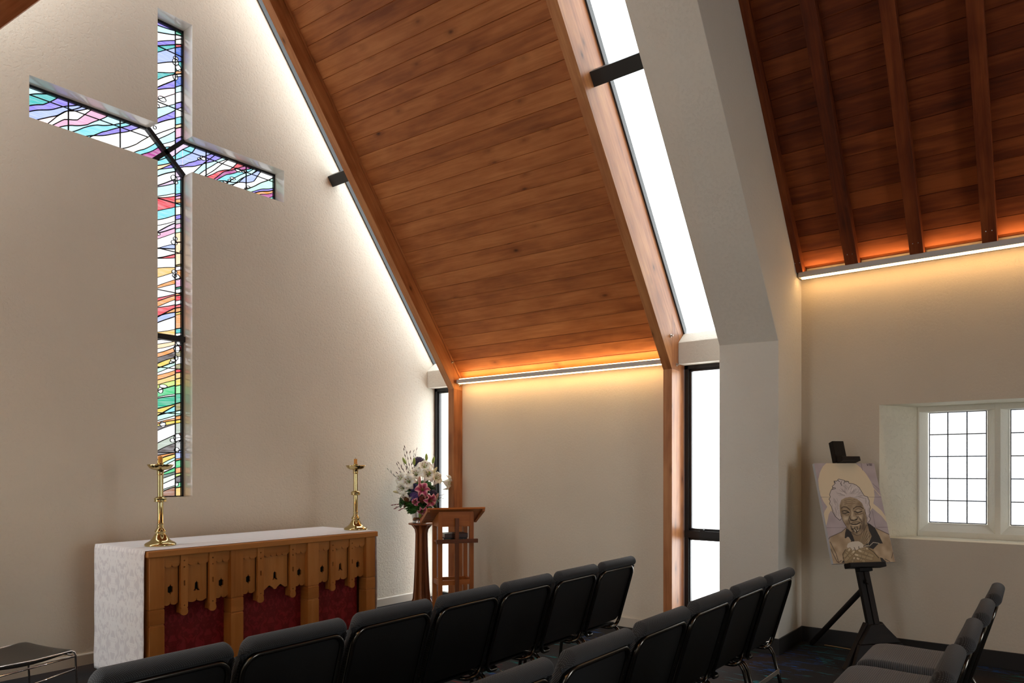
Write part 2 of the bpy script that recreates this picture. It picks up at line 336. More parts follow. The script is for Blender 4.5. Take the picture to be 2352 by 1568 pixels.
class G:
    """collects shapes into one mesh"""
    def __init__(s): s.v = []; s.f = []; s.r = []; s.m = []
    def add(s, v, f, r=None, m=0):
        b = len(s.v); s.v += [tuple(x) for x in v]; s.f += [tuple(i + b for i in ff) for ff in f]
        r = random.random() if r is None else r
        s.r += [r] * len(f); s.m += [m] * len(f); return s
    def box(s, x0, x1, y0, y1, z0, z1, r=None, m=0):
        v = [(x, y, z) for x in (x0, x1) for y in (y0, y1) for z in (z0, z1)]
        return s.add(v, [(0, 1, 3, 2), (4, 6, 7, 5), (0, 4, 5, 1), (2, 3, 7, 6), (0, 2, 6, 4), (1, 5, 7, 3)], r, m)
    def prism(s, A, B, r=None, m=0):
        """A,B : matching 3d rings"""
        n = len(A); v = list(A) + list(B)
        f = [tuple(range(n))[::-1], tuple(range(n, 2 * n))] + [(i, (i + 1) % n, n + (i + 1) % n, n + i) for i in range(n)]
        return s.add(v, f, r, m)
    def tube(s, pts, rad, n=10, r=None, m=0, caps=True, flat=None):
        pts = [Vector(p) for p in pts]; rs = rad if isinstance(rad, (list, tuple)) else [rad] * len(pts)
        v = []; f = []; up = None
        for i, p in enumerate(pts):
            t = (pts[min(i + 1, len(pts) - 1)] - pts[max(i - 1, 0)])
            t = t.normalized() if t.length > 1e-9 else Vector((0, 0, 1))
            if up is None:
                up = Vector((0, 0, 1)) if abs(t.z) < 0.9 else Vector((1, 0, 0))
            a = (up - t * up.dot(t)); a = a.normalized() if a.length > 1e-6 else t.orthogonal().normalized()
            up = a; bb = t.cross(a)
            for k in range(n):
                an = 2 * PI * k / n; v.append(p + (a * math.cos(an) + bb * math.sin(an) * (flat or 1)) * rs[i])
        for i in range(len(pts) - 1):
            for k in range(n):
                f.append((i * n + k, i * n + (k + 1) % n, (i + 1) * n + (k + 1) % n, (i + 1) * n + k))
        if caps: f.append(tuple(range(n))[::-1]); f.append(tuple((len(pts) - 1) * n + k for k in range(n)))
        return s.add(v, f, r, m)
    def lathe(s, prof, c=(0, 0, 0), n=32, r=None, m=0, lobes=None):
        v = []; f = []
        for i, (ra, z) in enumerate(prof):
            for k in range(n):
                an = 2 * PI * k / n; rr = ra
                if lobes: rr = ra * (1 + lobes(i, an))
                v.append((c[0] + rr * math.cos(an), c[1] + rr * math.sin(an), c[2] + z))
        for i in range(len(prof) - 1):
            for k in range(n): f.append((i * n + k, i * n + (k + 1) % n, (i + 1) * n + (k + 1) % n, (i + 1) * n + k))
        f.append(tuple(range(n))[::-1]); f.append(tuple((len(prof) - 1) * n + k for k in range(n)))
        return s.add(v, f, r, m)
    def ball(s, c, rx, ry=None, rz=None, n=8, m=0, r=None):
        ry = ry or rx; rz = rz or rx; v = []; f = []
        for i in range(1, n):
            th = PI * i / n
            for k in range(n): v.append((c[0] + rx * math.sin(th) * math.cos(2 * PI * k / n), c[1] + ry * math.sin(th) * math.sin(2 * PI * k / n), c[2] + rz * math.cos(th)))
        b = len(v); v += [(c[0], c[1], c[2] + rz), (c[0], c[1], c[2] - rz)]
        for i in range(n - 2):
            for k in range(n): f.append((i * n + k, (i + 1) * n + k, (i + 1) * n + (k + 1) % n, i * n + (k + 1) % n))
        for k in range(n):
            f.append((b, k, (k + 1) % n)); f.append((b + 1, (n - 2) * n + (k + 1) % n, (n - 2) * n + k))
        return s.add(v, f, r, m)
    def out(s, name, mat, parent=None, **kw):
        return obj(name, s.v, s.f, mat, parent, rnd=s.r, matidx=s.m if isinstance(mat, (list, tuple)) else None, **kw)
def struct(o): o['kind'] = 'structure'; return o
def tag(o, label, cat, group=None):
    o['label'] = label; o['category'] = cat
    if group: o['group'] = group
    return o
def empty(name, loc=(0, 0, 0), rz=0.0):
    o = bpy.data.objects.new(name, None); COL.objects.link(o); o.location = loc; o.rotation_euler = (0, 0, rz); o.empty_display_size = 0.1
    return o
def copy_tree(o, parent=None):
    c = o.copy(); COL.objects.link(c); c.parent = parent
    for ch in list(o.children): copy_tree(ch, c)
    return c
def arc(c, r, a0, a1, n, plane='yz'):
    out = []
    for i in range(n + 1):
        a = a0 + (a1 - a0) * i / n; out.append((c[0] + r * math.cos(a), c[1] + r * math.sin(a)))
    return out

XC = 3.325           # ridge line of both roofs
YW = 6.41            # cross wall
# ------------------------------------------------------------ floor
g = G(); g.box(-1.2, 8.2, -5.0, 6.9, -0.15, 0.0)
struct(g.out('floor', M['carpet']))

# ------------------------------------------------------------ cross wall with its cross-shaped opening
CXS = [2.171, 3.169, 3.488, 4.469]; CZS = [1.345, 4.325, 4.652, 5.672]
def cross_hole(x, z):
    return (CXS[1] < x < CXS[2] and CZS[0] < z < CZS[3]) or (CXS[0] < x < CXS[3] and CZS[1] < z < CZS[2])
def cross_wall():
    xs = [-0.5] + CXS + [7.3]; zs = [0.0] + CZS + [8.6]; g = G(); y0, y1 = YW, YW + 0.184
    for i in range(5):
        for j in range(5):
            cxm, czm = (xs[i] + xs[i + 1]) / 2, (zs[j] + zs[j + 1]) / 2
            if cross_hole(cxm, czm): continue
            a, b, c_, d = xs[i], xs[i + 1], zs[j], zs[j + 1]
            g.add([(a, y0, c_), (b, y0, c_), (b, y0, d), (a, y0, d)], [(0, 1, 2, 3)], 0, 0)
            g.add([(a, y1, c_), (b, y1, c_), (b, y1, d), (a, y1, d)], [(3, 2, 1, 0)], 0, 0)
            for (dx, dz, q) in ((1, 0, [(b, y0, c_), (b, y1, c_), (b, y1, d), (b, y0, d)]), (-1, 0, [(a, y0, c_), (a, y0, d), (a, y1, d), (a, y1, c_)]),
                                (0, 1, [(a, y0, d), (b, y0, d), (b, y1, d), (a, y1, d)]), (0, -1, [(a, y0, c_), (a, y1, c_), (b, y1, c_), (b, y0, c_)])):
                ii, jj = i + dx, j + dz
                if 0 <= ii < 5 and 0 <= jj < 5:
                    if cross_hole((xs[ii] + xs[ii + 1]) / 2, (zs[jj] + zs[jj + 1]) / 2): g.add(q, [(0, 1, 2, 3)], 0, 1)
                else: g.add(q, [(0, 1, 2, 3)], 0, 0)
    o = g.out('wall_front', [M['plaster'], M['reveal']])
    bm = bmesh.new(); bm.from_mesh(o.data)
    for sgn in (1, -1):
        m_ = 1.33; x0 = 6.40 if sgn > 0 else 2 * XC - 6.40; z0 = 2.55 + 0.80
        nrm = Vector((m_ * sgn, 0, 1)).normalized()
        bmesh.ops.bisect_plane(bm, geom=bm.verts[:] + bm.edges[:] + bm.faces[:], plane_co=(x0, 0, z0), plane_no=nrm, clear_outer=True)
    bm.to_mesh(o.data); bm.free()
    return o
struct(cross_wall())
g = G(); g.box(0.1, 6.55, YW - 0.016, YW, 0.0, 0.083)
g.prism([(0.1, YW - 0.016, 0.083), (0.1, YW, 0.083), (0.1, YW, 0.092), (0.1, YW - 0.010, 0.092)], [(6.55, YW - 0.016, 0.083), (6.55, YW, 0.083), (6.55, YW, 0.092), (6.55, YW - 0.010, 0.092)])
struct(g.out('baseboard_front', M['skirt_cream']))

# ------------------------------------------------------------ stained glass cross window
YG = YW + 0.172
LEADC = []
def lin(c): return c
SG = {'w': (1.25, 1.22, 1.18), 'cr': (1.15, 1.05, 0.88), 'cy': (0.22, 0.72, 0.80), 'lc': (0.58, 0.92, 0.98), 'te': (0.03, 0.50, 0.48), 'vi': (0.26, 0.20, 0.80),
      'lb': (0.42, 0.52, 0.98), 'bl': (0.04, 0.14, 0.62), 're': (0.75, 0.03, 0.05), 'pk': (0.92, 0.42, 0.62), 'pp': (1.1, 0.82, 0.84), 'li': (0.80, 0.60, 0.85),
      'or': (0.95, 0.33, 0.06), 'am': (0.95, 0.56, 0.14), 'pe': (1.1, 0.72, 0.42), 'ye': (0.85, 0.62, 0.05), 'gr': (0.05, 0.58, 0.20), 'em': (0.0, 0.42, 0.22),
      'lg': (0.30, 0.75, 0.30), 'yg': (0.55, 0.72, 0.12), 'mi': (0.55, 0.95, 0.75), 'db': (0.07, 0.045, 0.04), 'ob': (0.25, 0.20, 0.04), 'gg': (0.45, 0.52, 0.42),
      'dg': (0.10, 0.17, 0.13), 'lk': (0.72, 0.76, 0.68), 'br': (0.30, 0.10, 0.03), 'gy': (0.50, 0.50, 0.48), 'ma': (0.45, 0.04, 0.28), 'bk': (0.04, 0.02, 0.02), 'ol': (0.30, 0.26, 0.08)}
lead = G(); REG = []
def ribbon(pts, w=0.005):
    """lead line: square section bar along pts (x,z) on both sides of the glass"""
    n = len(pts)
    A = []
    for i, (x, z) in enumerate(pts):
        x2, z2 = pts[min(i + 1, n - 1)]; x1, z1 = pts[max(i - 1, 0)]
        dx, dz = x2 - x1, z2 - z1; l = math.hypot(dx, dz) or 1
        nx, nz = -dz / l * w, dx / l * w
        A.append([(x + nx, YG - 0.005, z + nz), (x + nx, YG + 0.005, z + nz), (x - nx, YG + 0.005, z - nz), (x - nx, YG - 0.005, z - nz)])
    v = [p for a in A for p in a]; f = [(0, 1, 2, 3), tuple(4 * (n - 1) + k for k in (3, 2, 1, 0))]
    for i in range(n - 1):
        for k in range(4): f.append((4 * i + k, 4 * i + (k + 1) % 4, 4 * i + 4 + (k + 1) % 4, 4 * i + 4 + k))
    lead.add(v, f)
def strips(x0, x1, z0, z1, curves, cols, nseg=14, lw=0.0038, clip=None):
    """curves: functions z(x), listed from top to bottom; coloured bands between them"""
    cur = [lambda x: z1 + 9] + curves + [lambda x: z0 - 9]; REG.append((x0, x1, curves, cols, clip))
    for k in range(1, len(cur) - 1):
        run = []
        for i in range(nseg + 1):
            x = x0 + (x1 - x0) * i / nseg; z = cur[k](x)
            if z0 <= z <= z1 and (not clip or clip(x, z)): run.append((x, z))
            else:
                if len(run) > 1: ribbon(run, lw)
                run = []
        if len(run) > 1: ribbon(run, lw * random.choice((0.8, 1, 1.3)))
def wavy(za, zb, x0, x1, amp=None, ph=None):
    amp = random.uniform(0.004, 0.010) if amp is None else amp; ph = random.uniform(0, 6) if ph is None else ph
    return lambda x: za + (zb - za) * (x - x0) / (x1 - x0) + amp * math.sin(PI * (x - x0) / (x1 - x0)) * math.sin(ph + 9 * (x - x0) / (x1 - x0))
SHAFT=[(5.62,5.649,'lc'),(5.556,5.612,'w'),(5.471,5.558,'vi'),(5.439,5.513,'te'),(5.37,5.493,'lb'),(5.278,5.353,'w'),(5.189,5.267,'te'),(5.122,5.242,'w'),(5.048,5.201,'vi'),(5.033,5.119,'pp'),(4.951,5.06,'w'),(4.87,4.971,'lc'),(4.77,4.918,'vi'),(4.729,4.836,'w'),(4.631,4.755,'w'),(4.58,4.727,'lc'),(4.535,4.634,'w'),(4.504,4.585,'cy'),(4.399,4.505,'cy'),(4.35,4.437,'pe'),(4.311,4.419,'vi'),(4.303,4.391,'lc'),(4.244,4.348,'w'),(4.172,4.271,'li'),(4.154,4.24,'lc'),(4.072,4.145,'cr'),(4.061,4.122,'re'),(3.929,4.027,'cy'),(3.859,3.944,'w'),(3.802,3.894,'w'),(3.751,3.863,'li'),(3.74,3.825,'pk'),(3.686,3.779,'w'),(3.6,3.671,'lb'),(3.589,3.64,'w'),(3.515,3.583,'re'),(3.507,3.551,'w'),(3.417,3.461,'am'),(3.337,3.415,'w'),(3.255,3.352,'or'),(3.241,3.302,'w'),(3.147,3.219,'re'),(3.124,3.196,'or'),(3.076,3.155,'w'),(3.059,3.121,'re'),(2.98,3.08,'or'),(2.974,3.051,'lb'),(2.92,3.011,'w'),(2.838,2.893,'am'),(2.762,2.801,'w'),(2.728,2.781,'pe'),(2.69,2.748,'w'),(2.657,2.721,'or'),(2.614,2.684,'db'),(2.552,2.629,'ye'),(2.522,2.583,'mi'),(2.48,2.55,'w'),(2.444,2.516,'or'),(2.407,2.472,'am'),(2.359,2.419,'yg'),(2.305,2.373,'gr'),(2.248,2.29,'w'),(2.237,2.277,'em'),(2.142,2.202,'ye'),(2.083,2.18,'cy'),(2.077,2.13,'mi'),(2.032,2.097,'w'),(2.016,2.069,'or'),(2.007,2.042,'ye'),(1.985,2.025,'db'),(1.945,2.014,'w'),(1.828,1.92,'gg'),(1.756,1.843,'db'),(1.722,1.748,'or'),(1.678,1.741,'ye'),(1.62,1.705,'mi'),(1.589,1.677,'w'),(1.555,1.611,'gr'),(1.529,1.58,'dg'),(1.503,1.549,'lk'),(1.45,1.506,'w'),(1.389,1.451,'gg'),(1.376,1.427,'br')]
SIDE=[(5.616,5.631,'w'),(5.563,5.602,'cr'),(5.524,5.552,'re'),(5.493,5.528,'bl'),(5.357,5.393,'te'),(5.267,5.325,'or'),(5.242,5.279,'w'),(5.218,5.254,'bl'),(5.123,5.172,'lc'),(5.07,5.114,'w'),(4.975,5.019,'vi'),(4.918,4.969,'w'),(4.84,4.882,'cy'),(4.776,4.816,'pe'),(4.741,4.783,'pk'),(4.65,4.693,'vi'),(4.597,4.658,'li'),(4.296,4.323,'li'),(4.253,4.295,'cy'),(4.137,4.168,'vi'),(4.114,4.145,'pk'),(4.087,4.116,'or'),(4.059,4.075,'cy'),(4.016,4.044,'cr'),(3.943,3.973,'vi'),(3.902,3.932,'gy'),(3.86,3.889,'pk'),(3.817,3.848,'mi'),(3.779,3.806,'pe'),(3.69,3.713,'pe'),(3.588,3.609,'pe'),(3.479,3.511,'ye'),(3.467,3.493,'pp'),(3.427,3.455,'or'),(3.346,3.377,'pk'),(3.276,3.299,'em'),(3.256,3.278,'w'),(3.219,3.243,'or'),(3.196,3.22,'re'),(3.149,3.173,'w'),(3.109,3.136,'re'),(3.083,3.104,'or'),(3.042,3.071,'ye'),(3.017,3.045,'or'),(2.89,2.911,'te'),(2.849,2.865,'w'),(2.82,2.842,'te'),(2.776,2.793,'w'),(2.732,2.752,'re'),(2.688,2.707,'ob'),(2.632,2.652,'w'),(2.561,2.582,'ol'),(2.519,2.535,'re'),(2.486,2.501,'am'),(2.428,2.448,'ye'),(2.362,2.383,'lg'),(2.289,2.301,'em'),(2.202,2.221,'ol'),(2.132,2.151,'mi'),(2.086,2.103,'or'),(2.047,2.062,'ye'),(2.017,2.034,'gg'),(1.92,1.939,'br'),(1.882,1.895,'re'),(1.849,1.873,'gy'),(1.757,1.778,'lb'),(1.691,1.7,'or'),(1.672,1.687,'gr'),(1.606,1.62,'or'),(1.554,1.564,'yg'),(1.521,1.544,'bk'),(1.465,1.478,'gr'),(1.423,1.435,'am')]
BUB=[(3.422,5.398,0.0226,0.0148),(3.42,5.36,0.0288,0.0312),(3.446,5.317,0.0268,0.0297),(3.418,5.223,0.0226,0.0288),(3.295,4.969,0.0364,0.0227),(3.257,4.891,0.0121,0.0145),(3.228,4.685,0.0151,0.0145),(3.405,4.283,0.0292,0.0277),(3.422,4.25,0.02,0.016),(3.65,4.543,0.0158,0.0127),(3.687,4.563,0.027,0.0191),(4.058,4.569,0.038,0.0177),(4.111,4.575,0.0194,0.0133),(4.138,4.582,0.0167,0.0123),(3.998,4.467,0.0288,0.0121),(3.962,4.437,0.015,0.0109),(3.921,4.406,0.0272,0.0076),(4.169,4.433,0.021,0.0123),(4.147,4.412,0.0181,0.01),(3.263,3.732,0.0128,0.0136),(3.417,3.728,0.0188,0.0173),(3.407,3.689,0.0288,0.0219),(3.476,3.618,0.0131,0.0174),(3.409,3.418,0.0245,0.0196),(3.41,3.383,0.0202,0.015),(3.433,3.375,0.0289,0.0255),(3.447,2.767,0.018,0.0166),(3.432,2.712,0.029,0.0354),(3.424,2.626,0.018,0.0221),(3.4,2.601,0.0276,0.0121),(3.382,2.579,0.0206,0.011),(3.305,2.354,0.0368,0.0153),(3.279,2.314,0.0231,0.0261),(3.301,2.006,0.0272,0.024),(3.392,1.864,0.0234,0.0176),(3.437,1.886,0.0332,0.0421),(3.431,1.775,0.0235,0.0221),(3.431,1.459,0.0166,0.0199)]
HX, HZ = 3.320, 4.487
def in_center(x, z): return abs(x - HX) < 0.166 and abs(z - HZ) < 0.161
def shaft_clip(x, z): return (not in_center(x, z)) or abs(z - HZ) / 0.161 > abs(x - HX) / 0.166
def arm_clip(x, z): return (not in_center(x, z)) or abs(z - HZ) / 0.161 <= abs(x - HX) / 0.166
XL_, XM_, XR_ = 3.250, 3.414, 3.480
def line_fn(x0, z0, x1, z1, amp, ph):
    return lambda x: z0 + (z1 - z0) * (x - x0) / (x1 - x0) + amp * math.sin(ph + 16 * (x - x0))
strips(3.150, XM_, 1.30, 5.72, [line_fn(XL_, a, XM_, b, random.uniform(0.003, 0.009), random.uniform(0, 6)) for a, b, c in SHAFT], ['vi'] + [c for a, b, c in SHAFT], 12, clip=shaft_clip)
strips(XM_, 3.505, 1.30, 5.72, [line_fn(XM_, a, XR_, b, 0.002, random.uniform(0, 6)) for a, b, c in SIDE], ['em'] + [c for a, b, c in SIDE], 5, clip=shaft_clip)
def poly_fn(pts):
    def f(x):
        if x <= pts[0][0]: a, b = pts[0], pts[1]
        elif x >= pts[-1][0]: a, b = pts[-2], pts[-1]
        else:
            for a, b in zip(pts, pts[1:]):
                if a[0] <= x <= b[0]: break
        t = (x - a[0]) / (b[0] - a[0]); return a[1] + (b[1] - a[1]) * t + 0.004 * math.sin(31 * x)
    return f
ARM_L = [[(2.23, 4.576), (2.302, 4.609), (2.389, 4.652)], [(2.23, 4.488), (2.324, 4.532), (2.435, 4.634)], [(2.23, 4.442), (2.402, 4.53), (2.575, 4.631)],
 [(2.293, 4.398), (2.376, 4.459), (2.435, 4.489), (2.494, 4.544), (2.658, 4.627)], [(2.363, 4.4), (2.428, 4.479), (2.508, 4.553), (2.68, 4.68)], [(2.402, 4.404), (2.481, 4.47), (2.582, 4.512), (2.693, 4.633)],
 [(2.461, 4.404), (2.534, 4.446), (2.658, 4.493), (2.814, 4.627)], [(2.555, 4.405), (2.623, 4.457), (2.742, 4.527), (2.873, 4.572), (2.962, 4.629)], [(2.686, 4.401), (2.778, 4.484), (2.873, 4.537), (3.023, 4.636)],
 [(2.742, 4.436), (2.88, 4.498), (3.007, 4.575)], [(3.015, 4.442), (3.067, 4.475), (3.155, 4.566)], [(3.055, 4.403), (3.131, 4.453), (3.22, 4.535)], [(3.119, 4.404), (3.208, 4.471), (3.263, 4.517)]]
ARM_R = [[(3.407, 4.495), (3.454, 4.542), (3.551, 4.627)], [(3.407, 4.451), (3.486, 4.496), (3.578, 4.579), (3.605, 4.625)], [(3.438, 4.408), (3.497, 4.427), (3.551, 4.476), (3.633, 4.527), (3.762, 4.626)],
 [(3.449, 4.391), (3.567, 4.445), (3.677, 4.497), (3.762, 4.551)], [(3.594, 4.401), (3.677, 4.492)], [(3.66, 4.407), (3.711, 4.455), (3.819, 4.56), (3.918, 4.62)], [(3.722, 4.411), (3.802, 4.49), (3.883, 4.57)],
 [(3.728, 4.399), (3.836, 4.485), (3.965, 4.543), (4.019, 4.604)], [(3.802, 4.404), (3.906, 4.502), (4.019, 4.566)], [(3.83, 4.402), (3.935, 4.484), (4.049, 4.548)], [(3.93, 4.398), (4.013, 4.481), (4.141, 4.566), (4.209, 4.622)],
 [(3.983, 4.406), (4.061, 4.447), (4.141, 4.533), (4.209, 4.583)], [(4.025, 4.43), (4.086, 4.488), (4.209, 4.583), (4.254, 4.625)], [(4.067, 4.449), (4.147, 4.468), (4.235, 4.518), (4.273, 4.575)],
 [(4.135, 4.403), (4.26, 4.481), (4.395, 4.577)], [(4.209, 4.403), (4.337, 4.464), (4.457, 4.513)], [(4.241, 4.399), (4.35, 4.446), (4.457, 4.49)], [(4.311, 4.4), (4.402, 4.438), (4.457, 4.466)], [(4.402, 4.398), (4.457, 4.426)]]
strips(2.150, 3.330, 4.30, 4.70, [poly_fn(p) for p in ARM_L], ['lc', 'te', 'vi', 'lb', 'pp', 'w', 'pk', 'lc', 'cy', 'vi', 'w', 'cr', 'cy', 'ma'], 60, clip=lambda x, z: x < 3.155 or (in_center(x, z) and arm_clip(x, z) and x < HX))
strips(3.310, 4.490, 4.30, 4.70, [poly_fn(p) for p in ARM_R], ['li', 'cy', 'lb', 'vi', 'w', 'lc', 'w', 'w', 're', 'ma', 'cy', 'lc', 'w', 'lb', 'w', 'mi', 'vi', 'or', 'ma', 'te'], 64, clip=lambda x, z: x > 3.488 or (in_center(x, z) and arm_clip(x, z) and x > HX))
bub = G(); 
for (x, z, rx, rz) in BUB:
    n = 18; ring = [(x + rx * math.cos(2 * PI * k / n), z + rz * math.sin(2 * PI * k / n)) for k in range(n)]
    ribbon(ring + [ring[0]], 0.0022)
for z in (5.430, 4.925, 4.052, 3.601, 3.225, 2.524, 2.110, 1.750): lead.box(3.15, 3.505, YG - 0.012, YG - 0.004, z - 0.004, z + 0.004)
lead.box(XM_ - 0.0045, XM_ + 0.0045, YG - 0.011, YG - 0.003, 1.30, 5.72)
for x in (2.511, 2.923, 3.715, 4.140): lead.box(x - 0.0045, x + 0.0045, YG - 0.012, YG - 0.003, 4.30, 4.70)
for a, b in ((2.15, 3.16), (3.48, 4.49)): lead.box(a, b, YG - 0.010, YG - 0.002, 4.570, 4.577)
win = empty('window_1', (HX, YG, HZ)); struct(win)
def local(o, root):
    o.data.transform(Matrix.Translation(-Vector(root.location))); o.parent = root; return o
def glass_grid(x0, x1, z0, z1, step=0.005):
    nx = int(round((x1 - x0) / step)); nz = int(round((z1 - z0) / step))
    xs = np.linspace(x0, x1, nx + 1); zs = np.linspace(z0, z1, nz + 1)
    xc = (xs[1:] + xs[:-1]) / 2; zc = (zs[1:] + zs[:-1]) / 2
    col = np.zeros((nz, nx, 3), dtype=np.float32)
    regs = REG
    for i, x in enumerate(xc):
        for (rx0, rx1, curves, cols, clip) in regs:
            if not (rx0 <= x < rx1): continue
            m = np.array([clip(x, z) for z in zc]) if clip else np.ones(nz, bool)
            if x1 - x0 < 1 and rx1 - rx0 > 1: continue
            lv = np.minimum.accumulate(np.array([c(x) for c in curves]))
            k = np.searchsorted(-lv, -zc, side='right')      # number of curves above or at z
            cc = np.array([SG[c] for c in cols])[np.minimum(k, len(cols) - 1)]
            col[m, i] = cc[m]
    XX, ZZ = np.meshgrid(xc, zc)
    for (bx_, bz_, rx, rz) in BUB:
        mk = ((XX - bx_) / rx) ** 2 + ((ZZ - bz_) / rz) ** 2 < 1; col[mk] = (1.5, 1.5, 1.48)
    vx, vz = np.meshgrid(xs, zs); V_ = np.stack([vx.ravel(), np.full(vx.size, YG), vz.ravel()], 1)
    a = (np.arange(nz)[:, None] * (nx + 1) + np.arange(nx)[None, :]).ravel()
    F_ = np.stack([a, a + 1, a + nx + 2, a + nx + 1], 1)
    return V_, F_, col.reshape(-1, 3)
gv, gf, gc = [], [], []
off = 0
for (x0, x1, z0, z1) in ((3.155, 3.500, 1.335, 4.300), (3.155, 3.500, 4.675, 5.685), (2.160, 4.480, 4.300, 4.675)):
    V_, F_, C_ = glass_grid(x0, x1, z0, z1); gv.append(V_); gf.append(F_ + off); gc.append(C_); off += len(V_)
gv = np.concatenate(gv); gf = np.concatenate(gf); gc = np.concatenate(gc)
gme = bpy.data.meshes.new('stained_pane'); gme.from_pydata(gv.tolist(), [], gf.tolist()); gme.update()
ca = gme.attributes.new('Col', 'FLOAT_COLOR', 'FACE')
ca.data.foreach_set('color', np.concatenate([gc, np.ones((len(gc), 1), dtype=np.float32)], 1).astype(np.float32).ravel()); gme.materials.append(M['stained'])
go = bpy.data.objects.new('stained_pane', gme); COL.objects.link(go); local(go, win)
local(lead.out('lead_came', M['lead']), win)
g = G(); y0, y1 = YG - 0.016, YG + 0.012; w = 0.020
a, b, c_, d = CXS; e, f_, h_, k_ = CZS
g.box(b - .01, b + w * .4, y0, y1, e, f_); g.box(c_ - w * .9, c_ + .01, y0, y1, e, f_); g.box(b, c_, y0, y1, e - .01, e + w * .4)
g.box(b - .01, b + w * .4, y0, y1, h_, k_); g.box(c_ - w * .6, c_ + .01, y0, y1, h_, k_); g.box(b, c_, y0, y1, k_ - w * 1.1, k_ + .01)
g.box(a, b, y0, y1, h_ - w, h_ + .01); g.box(c_, d, y0, y1, h_ - w, h_ + .01); g.box(a, b, y0, y1, f_ - .01, f_ + w * .5); g.box(c_, d, y0, y1, f_ - .01, f_ + w * .5)
g.box(a - .01, a + w * .5, y0, y1, f_, h_); g.box(d - w * .7, d + .01, y0, y1, f_, h_)
g.box(b, c_, YG - 0.05, y1, 2.775, 2.825)
for s_ in (1, -1):
    dx, dz = 0.168, 0.163 * s_; L_ = math.hypot(dx, dz); nx, nz = -dz / L_ * 0.019, dx / L_ * 0.019
    A = [(HX - dx + nx, HZ - dz + nz), (HX + dx + nx, HZ + dz + nz), (HX + dx - nx, HZ + dz - nz), (HX - dx - nx, HZ - dz - nz)]
    g.prism([(x, YG - 0.035, z) for x, z in A], [(x, y1, z) for x, z in A])
local(g.out('steel_frame', M['lead']), win)
portal('portal_cross_shaft', (3.33, YW + 0.21, 3.5), (-PI / 2, 0, 0), 0.36, 4.4)
portal('portal_cross_arm_l', (2.66, YW + 0.212, 4.49), (-PI / 2, 0, 0), 1.02, 0.34)
portal('portal_cross_arm_r', (3.98, YW + 0.212, 4.49), (-PI / 2, 0, 0), 1.02, 0.34)

# ------------------------------------------------------------ timber bay: wall, ceiling, frames
def mir(x): return 2 * XC - x
for side in ('right', 'left'):
    X = (lambda x: x) if side == 'right' else mir
    g = G(); g.box(*sorted((X(6.55), X(6.70))), 3.115, 5.83, 0, 2.72)
    struct(g.out('wall_' + side, M['plaster_smooth']))
    g = G(); g.box(*sorted((X(6.536), X(6.55))), 3.12, 5.825, 0, 0.092); struct(g.out('baseboard_' + side, M['skirt_cream']))
# board ceiling, both slopes: boards run along Y
def board_ceiling(name, side, y0, y1, zfun, xe, mat, pitch=0.149, x_top=XC, deck=0.12):
    X = (lambda x: x) if side == 'right' else mir
    g = G(); x = xe; m0 = (zfun(xe - 1, (y0 + y1) / 2) - zfun(xe, (y0 + y1) / 2)); dx = pitch / math.sqrt(1 + m0 * m0)
    while x > x_top:
        xa, xb = x, max(x - dx, x_top); r = random.random()
        gv = 0.004 / math.sqrt(1 + m0 * m0)
        rows = []
        for (xx, up) in ((xa, 0.006), (xa - gv, 0.0), (xb + gv, 0.0), (xb, 0.006)):
            rows.append([(X(xx + up * 0.78), y0, zfun(xx, y0) + up * 0.62), (X(xx + up * 0.78), y1, zfun(xx, y1) + up * 0.62)])
        v = [p for rr in rows for p in rr]
        g.add(v, [(0, 1, 3, 2), (2, 3, 5, 4), (4, 5, 7, 6)] if side == 'right' else [(0, 2, 3, 1), (2, 4, 5, 3), (4, 6, 7, 5)], r)
        x -= dx
    A = [(X(xe + .05), y0, zfun(xe, y0) + 0.02), (X(x_top), y0, zfun(x_top, y0) + 0.03), (X(x_top), y0, zfun(x_top, y0) + 0.03 + deck), (X(xe + .05), y0, zfun(xe, y0) + 0.02 + deck)]
    B = [(X(xe + .05), y1, zfun(xe, y1) + 0.02), (X(x_top), y1, zfun(x_top, y1) + 0.03), (X(x_top), y1, zfun(x_top, y1) + 0.03 + deck), (X(xe + .05), y1, zfun(xe, y1) + 0.02 + deck)]
    g.prism(A, B, 0.5)
    return struct(g.out(name, mat))
def mfr(y): return 1.30 + (1.335 - 1.30) * (y - 3.08) / (5.87 - 3.08)
def zb(x, y): return 2.845 + mfr(y) * (6.40 - x)
board_ceiling('ceiling', 'right', 3.10, 5.84, zb, 6.56, M['ceil'])
board_ceiling('ceiling_left', 'left', 3.10, 5.84, zb, 6.56, M['ceil'])

